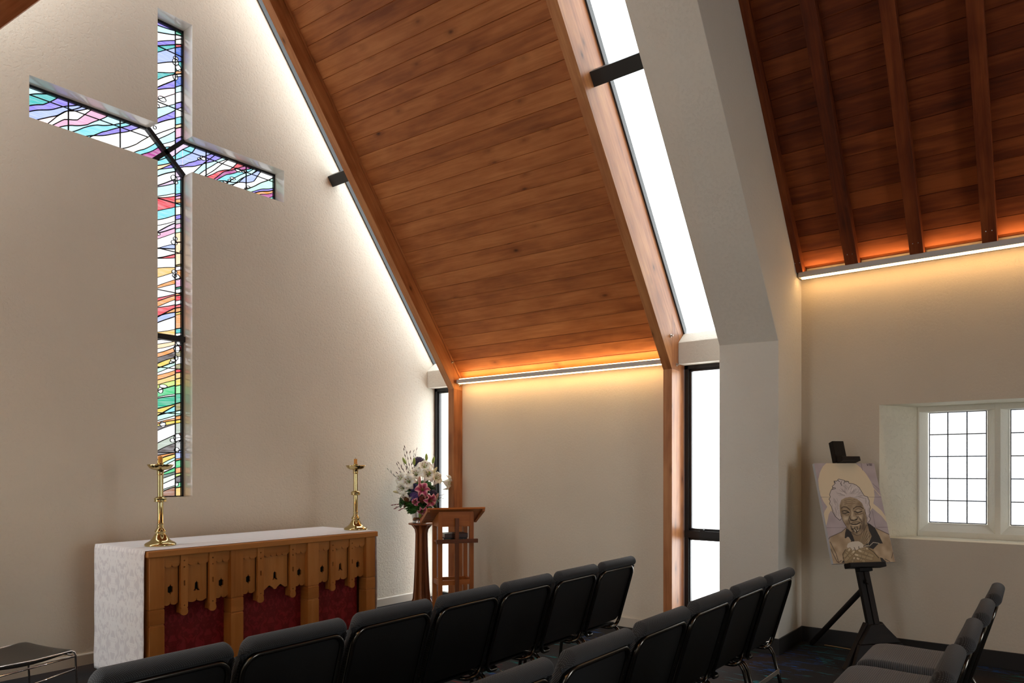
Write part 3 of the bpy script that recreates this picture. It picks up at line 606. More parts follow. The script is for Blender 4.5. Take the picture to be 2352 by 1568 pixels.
def slope_beam(g, X, m, y0, y1, xa, za, lo, hi, x_top=XC, r=None):
    """beam along the slope z=za+m*(xa-x); occupies vertical offsets lo..hi, foot cut plumb at xa"""
    P = [(X(xa), za + lo), (X(x_top), za + m * (xa - x_top) + lo), (X(x_top), za + m * (xa - x_top) + hi), (X(xa), za + hi)]
    g.prism([(x, y0, z) for x, z in P], [(x, y1, z) for x, z in P], r)
n_tr = 0
for side in ('right', 'left'):
    X = (lambda x: x) if side == 'right' else mir
    for (y0, y1, m, sgn) in ((3.032, 3.122, 1.30, 1), (5.825, 5.915, 1.335, -1)):
        n_tr += 1
        root = empty('trim_%d' % n_tr, (X(6.40), (y0 + y1) / 2, 0)); struct(root)
        yi = y1 if sgn > 0 else y0       # face towards the boarded bay
        g = G()
        P = [(6.40, 0), (6.57, 0), (6.57, 2.33 + 0.53), (6.40, 2.55)]
        P = [(X(x), z) for x, z in P]
        g.prism([(x, y0, z) for x, z in P], [(x, y1, z) for x, z in P])
        local(g.out('post', M['frame'], bevel=0.002), root)
        g = G(); g.box(*sorted((X(6.573), X(6.70))), y0 + 0.004, y1, 0, 2.95); local(g.out('jamb', M['frame'], bevel=0.002), root)
        g = G()
        P = [(6.40, 2.55), (6.57, 2.33), (6.57, 2.33 + 0.53), (XC, 2.55 + m * (6.40 - XC) + 0.53), (XC, 2.55 + m * (6.40 - XC))]
        P = [(X(x), z) for x, z in P]
        g = G(); slope_beam(g, X, m, y0 - 0.0006, y1 + 0.0006, 6.40, 2.55, 0.0, 0.53); 
        g.prism(*[[(X(x), yy, z) for x, z in [(6.40, 2.55), (6.56, 2.55 - m * 0.16 + 0.2), (6.56, 2.86), (6.40, 3.08)]] for yy in (y0 - 0.0006, y1 + 0.0006)])
        local(g.out('rafter', M['frame'], bevel=0.002), root)
        g = G(); slope_beam(g, X, m, y0 + (0.003 if sgn > 0 else 0), y1 - (0 if sgn > 0 else 0.003), 6.66, 2.55 - m * 0.26, 0.535, 0.742); local(g.out('curb', M['frame']), root)
        yb0, yb1 = (yi, yi + 0.018) if sgn > 0 else (yi - 0.018, yi)
        g = G(); slope_beam(g, X, m, yb0, yb1, 6.52, 2.845 - m * 0.12, -0.034, 0.0); local(g.out('batten', M['frame']), root)
        yo = y0 if sgn > 0 else y1
        for (bx, bz) in ((6.37, 2.86), (6.50, 2.60)):
            for yy, dd in ((y0, -1), (y1, 1)):
                g = G(); g.tube([(X(bx), yy - dd * 0.001, bz), (X(bx), yy + dd * 0.008, bz)], 0.016, 12); g.tube([(X(bx), yy, bz), (X(bx), yy + dd * 0.026, bz)], 0.009, 6)
                local(g.out('bolt', M['bolt']), root)

# ------------------------------------------------------------ glazed strips (skylight + slit window + lintel + tie)
nwin = 1; ntie = 0
TIE_LAB = {('right', 2.547): ('dark square steel tie crossing the slanted skylight beside the concrete frame', ), }
for side in ('right', 'left'):
    X = (lambda x: x) if side == 'right' else mir
    for (y0, y1, m, lx, near) in ((2.547, 3.032, 1.295, 6.54, True), (5.915, YW, 1.335, 6.55, False)):
        # skylight
        nwin += 1
        root = empty('window_%d' % nwin, (X(6.6), (y0 + y1) / 2, 2.9)); struct(root)
        g = G(); zb0 = 2.55 - m * 0.29 + 0.745
        P = [(6.69, zb0), (XC, zb0 + m * (6.69 - XC))]
        P4 = [P[0], P[1], (P[1][0], P[1][1] + 0.02), (P[0][0], P[0][1] + 0.02)]
        g.prism([(X(x), y0 + .01, z) for x, z in P4], [(X(x), y1 - .01, z) for x, z in P4]); local(g.out('pane', M['skyglass']), root)
        g = G()
        for (ya, yb) in ((y0, y0 + 0.014), (y1 - 0.014, y1)):
            Q = [(6.70, zb0 - 0.045 - 0.01), (XC, zb0 - 0.055 + m * (6.69 - XC)), (XC, zb0 + 0.05 + m * (6.69 - XC)), (6.70, zb0 + 0.05)]
            g.prism([(X(x), ya, z) for x, z in Q], [(X(x), yb, z) for x, z in Q])
        local(g.out('glazing_bar', M['steel_dark']), root)
        # slope portal light on the outside
        xm = (6.69 + XC) / 2; zm = zb0 + m * (6.69 - xm) + 0.06; ln = (6.69 - XC) * math.sqrt(1 + m * m)
        ang = math.atan(m)
        rx = ang if side == 'right' else -ang
        portal('portal_sky_%s' % side, (X(xm), (y0 + y1) / 2, zm), (0, rx, 0), ln, y1 - y0)
        # lintel block
        g = G()
        P = [(lx, 2.611), (6.80, 2.611), (6.80, 2.93), (6.665, 2.922), (lx, 2.818)]
        g.prism([(X(x), y0 + (0 if near else -0.002), z) for x, z in P], [(X(x), y1 + (0.0 if near else 0), z) for x, z in P])
        struct(g.out('trim_%d' % (n_tr + nwin), M['portal'], bevel=0.004))
        # slit window
        nwin += 1
        root = empty('window_%d' % nwin, (X(6.70), (y0 + y1) / 2, 0)); struct(root)
        g = G(); fx = sorted((X(6.68), X(6.74))); rl, rr = y0, y1
        jl = 0.042 if near else 0.045
        g.box(*fx, rr - jl, rr, 0, 2.611); g.box(*fx, rl, rl + jl, 0, 2.611); g.box(*fx, rl, rr, 2.572, 2.613); g.box(*fx, rl, rr, 0, 0.06)
        g.box(*sorted((X(6.676), X(6.745))), rl, rr, 0.93, 1.0)
        local(g.out('window_frame', M['alu'], bevel=0.003), root)
        g = G(); fx2 = sorted((X(6.695), X(6.735)))
        g.box(*fx2, rl + jl, rl + jl + 0.03, 1.0, 2.572); g.box(*fx2, rr - jl - 0.026, rr - jl, 1.0, 2.572); g.box(*fx2, rl + jl, rr - jl, 1.0, 1.022); g.box(*fx2, rl + jl, rr - jl, 2.550, 2.572)
        local(g.out('sash', M['alu'], bevel=0.003), root)
        g = G(); fx2 = sorted((X(6.70), X(6.735)))
        g.box(*fx2, rl + jl, rl + jl + 0.012, 0.06, 0.93); g.box(*fx2, rr - jl - 0.012, rr - jl, 0.06, 0.93); g.box(*fx2, rl + jl, rr - jl, 0.905, 0.93)
        local(g.out('glazing_bead', M['alu']), root)
        g = G(); g.box(*sorted((X(6.715), X(6.721))), rl + jl, rr - jl, 0.06, 2.57); local(g.out('pane', M['glass']), root)
        if near:
            g = G(); yc = (2.69 + rr) / 2 - 0.02
            g.box(*sorted((X(6.655), X(6.68))), yc - 0.02, yc + 0.02, 1.0, 1.016); g.box(*sorted((X(6.648), X(6.660))), yc - 0.015, yc + 0.075, 1.012, 1.024)
            local(g.out('window_handle', M['steel_dark'], bevel=0.002), root)
        portal('portal_slit_%s' % side, (X(6.78), (y0 + y1) / 2, 1.31), (0, (PI / 2) if side == 'right' else -PI / 2, 0), 2.6, y1 - y0)
        # tie block under the skylight
        if side == 'right' or near:
            pass
        ntie += 1
        cx_, cz_ = (4.985, 4.71) if near else (5.085, 4.745)
        a_ = math.atan(m); ux, uz = -math.cos(a_), math.sin(a_); vx, vz = math.sin(a_), math.cos(a_)
        hw, hh = 0.058, 0.045
        Q = [(cx_ + ux * sx * hw + vx * sy * hh, cz_ + uz * sx * hw + vz * sy * hh) for sx, sy in ((-1, -1), (1, -1), (1, 1), (-1, 1))]
        g = G(); g.prism([(X(x), y0, z) for x, z in Q], [(X(x), y1, z) for x, z in Q])
        o = g.out('steel_tie', M['steel_dark'], bevel=0.003)
        w1 = {('right', True): 'short black steel tie crossing the long right-hand skylight', ('right', False): 'short black steel tie between the cross wall and the timber rafter',
              ('left', True): 'short black steel tie crossing the skylight over the left-hand roof slope near the concrete frame', ('left', False): 'short black steel tie crossing the left-hand skylight at the cross wall'}[(side, near)]
        tag(o, w1, 'steel beam')

# ------------------------------------------------------------ concrete portal between the two parts
for side in ('right', 'left'):
    X = (lambda x: x) if side == 'right' else mir
    def ring(y, m, kz):
        P = [(6.354, 0), (7.15, 0), (7.15, 2.72 + 0.62), (XC, kz + m * (6.354 - XC) + 1.62), (XC, kz + m * (6.354 - XC)), (6.354, kz)]
        return [(X(x), y, z) for x, z in P]
    g = G(); g.prism(ring(2.02, 1.215, 2.702), ring(2.547, 1.275, 2.716))
    struct(g.out('trim_%d' % (40 if side == 'right' else 41), M['portal'], bevel=0.005))
    g = G(); g.box(*sorted((X(6.344), X(7.02))), 2.008, 2.02, 0, 0.14); g.box(*sorted((X(6.342), X(6.354))), 2.008, 2.56, 0, 0.14)
    struct(g.out('baseboard_portal_' + side, M['skirt_dark'], bevel=0.003))

# ------------------------------------------------------------ older part of the room (near the camera)
WX = 7.02
WY = [1.36, -0.98]; WZ = [1.0, 2.16]
def old_wall(side):
    X = (lambda x: x) if side == 'right' else mir
    g = G()
    ys = [-5.0, WY[1], WY[0], 2.05]; zs = [0, WZ[0], WZ[1], 3.52]
    by = [WY[0] - 0.25, WY[1] + 0.25]; bz = [WZ[0] + 0.006, WZ[1] - 0.012]
    for i in range(3):
        for j in range(3):
            if i == 1 and j == 1: continue
            g.add([(X(WX), ys[i], zs[j]), (X(WX), ys[i + 1], zs[j]), (X(WX), ys[i + 1], zs[j + 1]), (X(WX), ys[i], zs[j + 1])], [(0, 1, 2, 3)], 0, 0)
    F = [(WY[1], WZ[0]), (WY[0], WZ[0]), (WY[0], WZ[1]), (WY[1], WZ[1])]; B = [(by[1], bz[0]), (by[0], bz[0]), (by[0], bz[1]), (by[1], bz[1])]
    for k in range(4):
        a, b = F[k], F[(k + 1) % 4]; c, d = B[(k + 1) % 4], B[k]
        g.add([(X(WX), a[0], a[1]), (X(WX), b[0], b[1]), (X(WX + 0.30), c[0], c[1]), (X(WX + 0.30), d[0], d[1])], [(0, 1, 2, 3)], 0, 1)
    # outer skin so that no daylight enters around the opening
    g.box(*sorted((X(WX + 0.30), X(WX + 0.42))), -5.0, by[1], 0, 3.52, 0, 0); g.box(*sorted((X(WX + 0.30), X(WX + 0.42))), by[0], 2.05, 0, 3.52, 0, 0)
    g.box(*sorted((X(WX + 0.30), X(WX + 0.42))), by[1], by[0], 0, bz[0], 0, 0); g.box(*sorted((X(WX + 0.30), X(WX + 0.42))), by[1], by[0], bz[1], 3.52, 0, 0)
    o = g.out('wall_%s_nave' % side, [M['plaster_nave_dim'], M['reveal_soft']]); struct(o)
    g = G(); g.box(*sorted((X(7.004), X(WX))), -5, 2.02, 0, 0.14); struct(g.out('baseboard_nave_' + side, M['skirt_dark'], bevel=0.003))
old_wall('right'); old_wall('left')
def stone_window(side, idx):
    X = (lambda x: x) if side == 'right' else mir
    root = empty('window_%d' % idx, (X(7.35), 0.19, 1.6)); struct(root)
    yA, yB = WY[0] - 0.25, WY[1] + 0.25
    lights = [(1.029, 0.599), (0.431, 0.001), (-0.167, -0.597)]
    g = G(); z0, z1 = 1.128, 2.097; hy = 0.045   # splayed mullions: front wider
    ysF = [yA] ; segs = []
    xf, xb = 7.315, 7.41
    # frame as bars with splayed reveals
    def bar(ya0, ya1, yb0, yb1):
        xf = 7.3142; A = [(X(xf), ya0, 1.0), (X(xf), ya1, 1.0), (X(xb), yb1, 1.0), (X(xb), yb0, 1.0)]
        g.prism(A, [(a[0], a[1], 2.155) for a in A])
    bar(yA - 0.0, 1.095, yA, 1.029 + 0.004)
    bar(0.534, 0.495, 0.599, 0.431); bar(-0.064, -0.103, 0.001, -0.167); bar(-0.66, yB, -0.597, yB)
    A = [(X(xf), yA, 2.150), (X(xf), yA, 2.103), (X(xb), yA, z1), (X(xb), yA, 2.150)]; g.prism(A, [(a[0], yB, a[2]) for a in A])
    A = [(X(xf), yA, 1.0), (X(xf), yA, 1.052), (X(xb), yA, z0), (X(xb), yA, 1.0)]; g.prism(A, [(a[0], yB, a[2]) for a in A])
    local(g.out('stone_frame', M['stone'], bevel=0.003), root)
    for (ya, yb) in lights:
        g = G(); t = 0.004
        for yy in (ya - .002, ya - (ya - yb) / 3, ya - 2 * (ya - yb) / 3, yb + .002): g.box(*sorted((X(7.396), X(7.404))), yy - t, yy + t, z0, z1)
        for k in range(6): zz = z0 + (z1 - z0) * k / 5; g.box(*sorted((X(7.397), X(7.403))), yb, ya, zz - t, zz + t)
        lo = local(g.out('leaded_light', M['lead']), root)
        g = G(); g.box(*sorted((X(7.399), X(7.401))), yb, ya, z0, z1); p = g.out('pane', M['oldglass']); p.parent = lo; p.data.transform(Matrix.Translation(-Vector(root.location)))
    portal('portal_old_%s' % side, (X(7.45), 0.22, 1.6), (0, (PI / 2) if side == 'right' else -PI / 2, 0), 1.0, 1.75)
stone_window('right', 12); stone_window('left', 13)  # left window is an unseen mirror copy, added for fill daylight
g = G(); g.box(-1.0, 2.425, -5.15, -5.0, 0, 8.6); g.box(4.225, 7.7, -5.15, -5.0, 0, 8.6); g.box(2.425, 4.225, -5.15, -5.0, 2.9, 8.6); struct(g.out('wall_back', M['plaster_smooth']))
for k in range(2):  # glazed doors behind the camera, added to let in fill light
    xa = 2.425 + 0.9 * k
    root = empty('door_%d' % (k + 1), (xa + 0.45, -5.08, 0)); struct(root)
    g = G(); g.box(xa, xa + 0.9, -5.11, -5.05, 0, 0.12); g.box(xa, xa + 0.9, -5.11, -5.05, 2.82, 2.9); g.box(xa, xa + 0.07, -5.11, -5.05, 0.12, 2.82); g.box(xa + 0.83, xa + 0.9, -5.11, -5.05, 0.12, 2.82); g.box(xa + .07, xa + .83, -5.105, -5.055, 0.98, 1.06)
    local(g.out('door_frame', M['frame'], bevel=0.003), root)
    g = G(); g.box(xa + .07, xa + .83, -5.083, -5.077, 0.12, 2.82); local(g.out('pane', M['glass']), root)
portal('portal_fill_doors', (3.325, -5.2, 1.45), (PI / 2, 0, 0), 1.8, 2.9)
M2 = 1.21
def z2(x, y): return 3.393 + 0.155 + M2 * (6.85 - x)
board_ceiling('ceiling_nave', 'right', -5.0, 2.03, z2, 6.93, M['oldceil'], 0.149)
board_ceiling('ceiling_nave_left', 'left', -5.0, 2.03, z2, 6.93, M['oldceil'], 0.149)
for side in ('right', 'left'):
    X = (lambda x: x) if side == 'right' else mir
    g = G(); g.box(*sorted((X(6.965), X(7.02))), -5, 2.02, 3.452, 3.475); g.box(*sorted((X(6.93), X(7.5))), -5, 2.02, 3.50, 3.72)
    struct(g.out('trim_%d' % (50 if side == 'right' else 51), M['oldceil']))
def rafter(y0, y1, z_foot=3.393):
    root = empty('roof_rafter', (6.86, (y0 + y1) / 2, z_foot))
    g = G(); P = [(6.86, z_foot), (XC, z_foot + M2 * (6.86 - XC)), (XC, z_foot + M2 * (6.86 - XC) + 0.18), (7.02, z_foot - M2 * 0.16 + 0.18 + 0.0), (7.02, z_foot)]
    g.prism([(x, y0, z) for x, z in P], [(x, y1, z) for x, z in P])
    local(g.out('beam', M['oldceil'], bevel=0.003), root)
    for dy in (-0.02, 0.02):
        g = G(); g.ball((6.80, (y0 + y1) / 2 + dy, z_foot + M2 * 0.06 - 0.001), 0.004, n=6)
        local(g.out('screw_head', M['bolt']), root)
    return root
RL = ['dark red timber rafter against the plastered concrete frame', 'first free dark red rafter right of the concrete frame', 'second free dark red rafter right of the concrete frame', 'third free dark red rafter, the rightmost one fully seen over the leaded window']
for k, (ya, yb) in enumerate(((1.965, 2.02), (1.498, 1.604), (0.995, 1.097), (0.486, 0.587))):
    tag(rafter(ya, yb), RL[k], 'rafter', 'rafters of the dark roof')

# ------------------------------------------------------------ linear lights
def linear_light(x0, x1, z0, z1, y0, y1, mat, label):
    root = empty('linear_light', ((x0 + x1) / 2, (y0 + y1) / 2, z0)); sg = 1 if x1 > x0 else -1
    bx = lambda a, b: sorted((x0 + sg * a, x0 + sg * b)); xe = abs(x1 - x0)
    g = G(); g.box(*bx(0, xe), y0, y1, z0, z1); local(g.out('housing', M['light_housing'], bevel=0.002), root)
    g = G(); g.box(*bx(0.006, 0.040), y0 + 0.025, y1 - 0.025, z0 - (0.006 if z1 < 3 else 0.012), z0 + 0.001); local(g.out('lower_diffuser', mat), root)
    g = G(); g.box(*bx(0.006, 0.040), y0 + 0.035, y1 - 0.035, z1 - 0.001, z1 + (0.007 if z1 < 3 else 0.001)); local(g.out('upper_diffuser', mat), root)
    for ya in (y0 + 0.06, y1 - 0.10):
        g = G(); g.box(*bx(xe, xe + 0.05), ya, ya + 0.04, z0 + .01, z1 - .01); local(g.out('bracket', M['light_housing']), root)
    tag(root, label, 'light fitting')
linear_light(mir(6.42), mir(6.50), 2.611, 2.657, 3.135, 5.80, M['led_bay'], 'slim grey light bar added out of view for fill, on the left side wall between the timber posts')  # unseen twin of the right bay bar, added for warm fill
linear_light(mir(6.87), mir(6.965), 3.347, 3.397, -1.5, 2.004, M['led_near'], 'slim grey light bar added out of view for fill, on the left side wall under the dark rafters')  # unseen twin of the right nave bar, also added as fill
linear_light(6.42, 6.50, 2.611, 2.657, 3.135, 5.80, M['led_bay'], 'long slim grey light bar glowing above the plain wall between the timber posts')
linear_light(6.87, 6.965, 3.347, 3.397, -1.5, 2.004, M['led_near'], 'long slim grey light bar glowing above the leaded window under the dark rafters')

# ------------------------------------------------------------ altar
AX0, AX1, AY0, AY1 = 2.560, 4.762, 5.330, 6.178
altar = empty('altar', (3.66, 5.75, 0))
g = G(); g.box(AX0, AX1, AY0 - 0.012, AY1, 0.950, 0.998); local(g.out('tabletop', M['altar'], bevel=0.006, rnd=None) if False else g.out('tabletop', M['altar'], bevel=0.006), altar)
POSTS = [(2.576, 2.690), (3.225, 3.337), (3.962, 4.082), (4.628, 4.740)]
for (pa, pb) in POSTS:
    for front in (True, False):
        y0, y1 = (AY0 + 0.004, AY0 + 0.115) if front else (AY1 - 0.115, AY1 - 0.004)
        g = G(); g.box(pa, pb, y0, y1, 0.568, 0.950); g.box(pa + 0.004, pb - 0.004, y0 + 0.004, y1 - .004, 0.560, 0.570)
        g.box(pa, pb, y0, y1, 0.452, 0.561); g.box(pa + 0.004, pb - 0.004, y0 + 0.004, y1 - .004, 0.442, 0.453); g.box(pa, pb, y0, y1, 0.0, 0.443)
        if front or pa in (2.576, 4.628): local(g.out('post', M['altar'], bevel=0.005), altar)
for xx in (2.60, 4.70):
    g = G(); g.box(xx, xx + 0.02, AY0 + 0.115, AY1 - 0.115, 0.06, 0.95); local(g.out('end_panel', M['altar']), altar)
g = G(); g.box(2.62, 4.70, AY1 - 0.09, AY1 - 0.07, 0.05, 0.95); local(g.out('back_panel', M['altar']), altar)
def fret(x0, x1, zt, zb, yf, th, scal, holes):
    """flat board with a shaped lower edge and pierced holes; built as a 2d outline filled by triangulation"""
    bm = bmesh.new(); outline = [(x0, zt), (x0, zb + 0.022)] + scal + [(x1, zb + 0.022), (x1, zt)]
    loops = [outline] + holes; edges = []
    for lp in loops:
        vs = [bm.verts.new((x, yf, z)) for x, z in lp]
        for i in range(len(vs)): edges.append(bm.edges.new((vs[i], vs[(i + 1) % len(vs)])))
    bmesh.ops.triangle_fill(bm, use_beauty=True, use_dissolve=False, edges=edges)
    fs = bm.faces[:]
    r = bmesh.ops.extrude_face_region(bm, geom=fs)
    bmesh.ops.translate(bm, verts=[e for e in r['geom'] if isinstance(e, bmesh.types.BMVert)], vec=(0, th, 0))
    bmesh.ops.recalc_face_normals(bm, faces=bm.faces[:])
    vs = [tuple(v.co) for v in bm.verts]; fs = [tuple(v.index for v in f.verts) for f in bm.faces] if True else []
    bm.verts.index_update(); fs = [tuple(v.index for v in f.verts) for f in bm.faces]; bm.free()
    return vs, fs
def lobes(x0, x1, zb, n=2, depth=0.022, cusp=0.024):
    """two rounded lobes with an ogee nick between them"""
    w = (x1 - x0); pts = [(x0 + 0.05 * w, zb + 0.012)]
    for k in range(n):
        a = x0 + w * (0.07 + 0.86 * k / n); b = x0 + w * (0.07 + 0.86 * (k + 1) / n)
        for i in range(0, 9):
            t = i / 8; pts.append((a + (b - a) * (0.04 + 0.92 * t), zb + depth * (1 - math.sin(PI * (0.08 + 0.84 * t)) ** 0.6)))
        if k < n - 1: pts.append((b, zb + cusp + 0.008))
    pts.append((x1 - 0.05 * w, zb + 0.012)); return pts
def hole_leaf(xc, zc):
    return [(xc, zc + 0.044), (xc + 0.006, zc + 0.028), (xc + 0.020, zc + 0.020), (xc + 0.020, zc - 0.018), (xc + 0.006, zc - 0.026), (xc, zc - 0.040), (xc - 0.006, zc - 0.026), (xc - 0.020, zc - 0.018), (xc - 0.020, zc + 0.020), (xc - 0.006, zc + 0.028)]
def hole_bell(xc, zc):
    return [(xc, zc + 0.044), (xc + 0.004, zc + 0.034), (xc + 0.013, zc + 0.028), (xc + 0.016, zc - 0.018), (xc + 0.027, zc - 0.034), (xc + 0.010, zc - 0.034), (xc, zc - 0.022), (xc - 0.010, zc - 0.034), (xc - 0.027, zc - 0.034), (xc - 0.016, zc - 0.018), (xc - 0.013, zc + 0.028), (xc - 0.004, zc + 0.034)]
BAYS = [(2.690, 3.225, 2.817, 3.047), (3.337, 3.962, 3.472, 3.785), (4.082, 4.628, 4.213, 4.437)]
STW = 0.056
for bi, (b0, b1, s1, s2) in enumerate(BAYS):
    segs = [(b0, s1, 'leaf', 2), (s1 + STW, s2, 'bell', 2), (s2 + STW, b1, 'leaf', 2)]
    for (x0, x1, hk, nl) in segs:
        xc = (x0 + x1) / 2
        if bi == 1 and hk == 'bell':
            w = x1 - x0; sc_ = []
            for i in range(0, 25):
                t = i / 24; d = abs(t - 0.5) * 2
                z = 0.580 + (0.040 * (1 - abs(d - 0.45) / 0.45) if d < 0.9 else 0.01) * (1 if d > 0.12 else 0.2)
                sc_.append((x0 + w * (0.03 + 0.94 * t), z))
        else: sc_ = lobes(x0, x1, 0.576, nl)
        hl = [hole_leaf(xc, 0.694)] if hk == 'leaf' else [hole_bell(xc, 0.694)]
        v, f = fret(x0 + 0.001, x1 - (0.006 if x1 < b1 else 0.001), 0.948, 0.576, AY0 + 0.0455, 0.016, sc_, hl)
        o = obj('fretwork_panel', v, f, M['altar'], uvs=[(p[2], p[0]) for p in v]); local(o, altar)
        # pierced holes are backed by a black sheet that paints their shade
        v, f = fret(x0 + 0.001, x1 - 0.001, 0.948, 0.866, AY0 + 0.024, 0.021, lobes(x0, x1, 0.862, 2 if x1 - x0 < 0.2 else 4, 0.018, 0.022), [])
        o = obj('scalloped_valance', v, f, M['altar'], uvs=[(p[0], p[2]) for p in v]); local(o, altar)
    for s in (s1, s2):
        xc = s + STW / 2; z0 = 0.492
        pts = [(s, 0.555), (s + 0.006, 0.548), (s + 0.002, 0.541)]
        pts += [(xc + 0.030 * math.cos(a), z0 + 0.026 + 0.028 * math.sin(a)) for a in [PI + PI * i / 12 for i in range(13)]]
        pts += [(s + STW - 0.002, 0.541), (s + STW - 0.006, 0.548), (s + STW, 0.555)]
        def circ(zc, r=0.0062, n=10): return [(xc + r * math.cos(2 * PI * i / n), zc + r * math.sin(2 * PI * i / n)) for i in range(n)]
        def slot(zc): return [(xc - .005, zc - .020), (xc + .006, zc - .020), (xc + .006, zc + .020), (xc - .005, zc + .020)]
        bm_v, bm_f = fret(s, s + STW, 0.948, 0.555 - 0.022, AY0 + 0.012, 0.022, pts[1:-1], [circ(0.906), circ(0.857), circ(0.567, 0.0055), slot(0.735)])
        o = obj('pierced_strap', bm_v, bm_f, M['altar'], uvs=[(p[2], p[0]) for p in bm_v]); local(o, altar)
        g = G(); g.box(s + .010, s + STW - .006, AY0 + 0.0405, AY0 + 0.10, 0.505, 0.948); local(g.out('strap_back', M['altar']), altar)
        g = G(); g.box(s + .01, s + STW - .01, AY0 + 0.0401, AY0 + 0.0404, 0.55, 0.93); local(g.out('shade_backing', M['black']), altar)  # thin black film paints the shade inside the strap holes
    g = G(); g.box(b0, b1, AY0 + 0.072, AY0 + 0.076, 0.60, 0.948); local(g.out('shade_backing', M['black']), altar)  # near-black sheet stands in for shade behind the fretwork openings
    g = G(); n = 60; y = AY0 + 0.108
    xe = b1 if bi < 2 else b1 - 0.026
    vs = []; fs = []
    for i in range(n + 1):
        x = b0 - 0.02 + (xe - b0 + 0.02) * i / n; yy = y + 0.003 * math.sin(i * 0.55)
        vs += [(x, yy, 0.02), (x, yy, 0.90), (x, yy + 0.004, 0.02), (x, yy + 0.004, 0.90)]
    for i in range(n): fs += [(4 * i, 4 * i + 4, 4 * i + 5, 4 * i + 1), (4 * i + 2, 4 * i + 3, 4 * i + 7, 4 * i + 6)]
    fs += [(0, 1, 3, 2), (4 * n, 4 * n + 2, 4 * n + 3, 4 * n + 1)]
    o = obj('frontal_cloth', vs, fs, M['red'], smooth=False); local(o, altar)
tag(altar, 'long beech wood altar with pierced fretwork front and red damask behind', 'altar')
# cloth over the altar: covers the top and hangs at both ends
def altar_cloth():
    prof = []   # (x, z, u)
    for i in range(40): prof.append((AX0 - 0.012 - 0.003 * math.sin(i * .4) * (1 - i / 40), 0.02 + 0.98 * i / 40 * 0.995))
    prof += [(AX0 - 0.006, 1.0012)]
    for i in range(1, 30): prof.append((AX0 + (AX1 - AX0) * i / 30, 1.0015))
    prof += [(AX1 + 0.006, 1.0012)]
    for i in range(38): prof.append((AX1 + 0.010, 0.99 - 0.97 * i / 37))
    ny = 30; v = []; f = []
    y0, y1 = AY0 + 0.020, AY1 - 0.004
    for k, (x, z) in enumerate(prof):
        for j in range(ny + 1):
            t = j / ny; y = y0 + (y1 - y0) * t
            hang = max(0.0, min(1.0, (0.98 - z) / 0.9)); sg = -1 if x < 3.6 else 1
            wv = 0.006 * hang * math.sin(t * 13 + z * 2) + 0.004 * hang * math.sin(t * 29 + 1)
            v.append((x + sg * (abs(wv) + 0.0), y + 0.006 * hang * math.sin(z * 9), z))
    W_ = ny + 1
    for k in range(len(prof) - 1):
        for j in range(ny): f.append((k * W_ + j, (k + 1) * W_ + j, (k + 1) * W_ + j + 1, k * W_ + j + 1))
    o = obj('altar_cloth', v, f, M['linen'], smooth=True)
    so = o.modifiers.new('thick', 'SOLIDIFY'); so.thickness = 0.0015; so.offset = 1
    return tag(o, 'white patterned linen cloth over the altar top, hanging down at its ends', 'cloth')
altar_cloth()

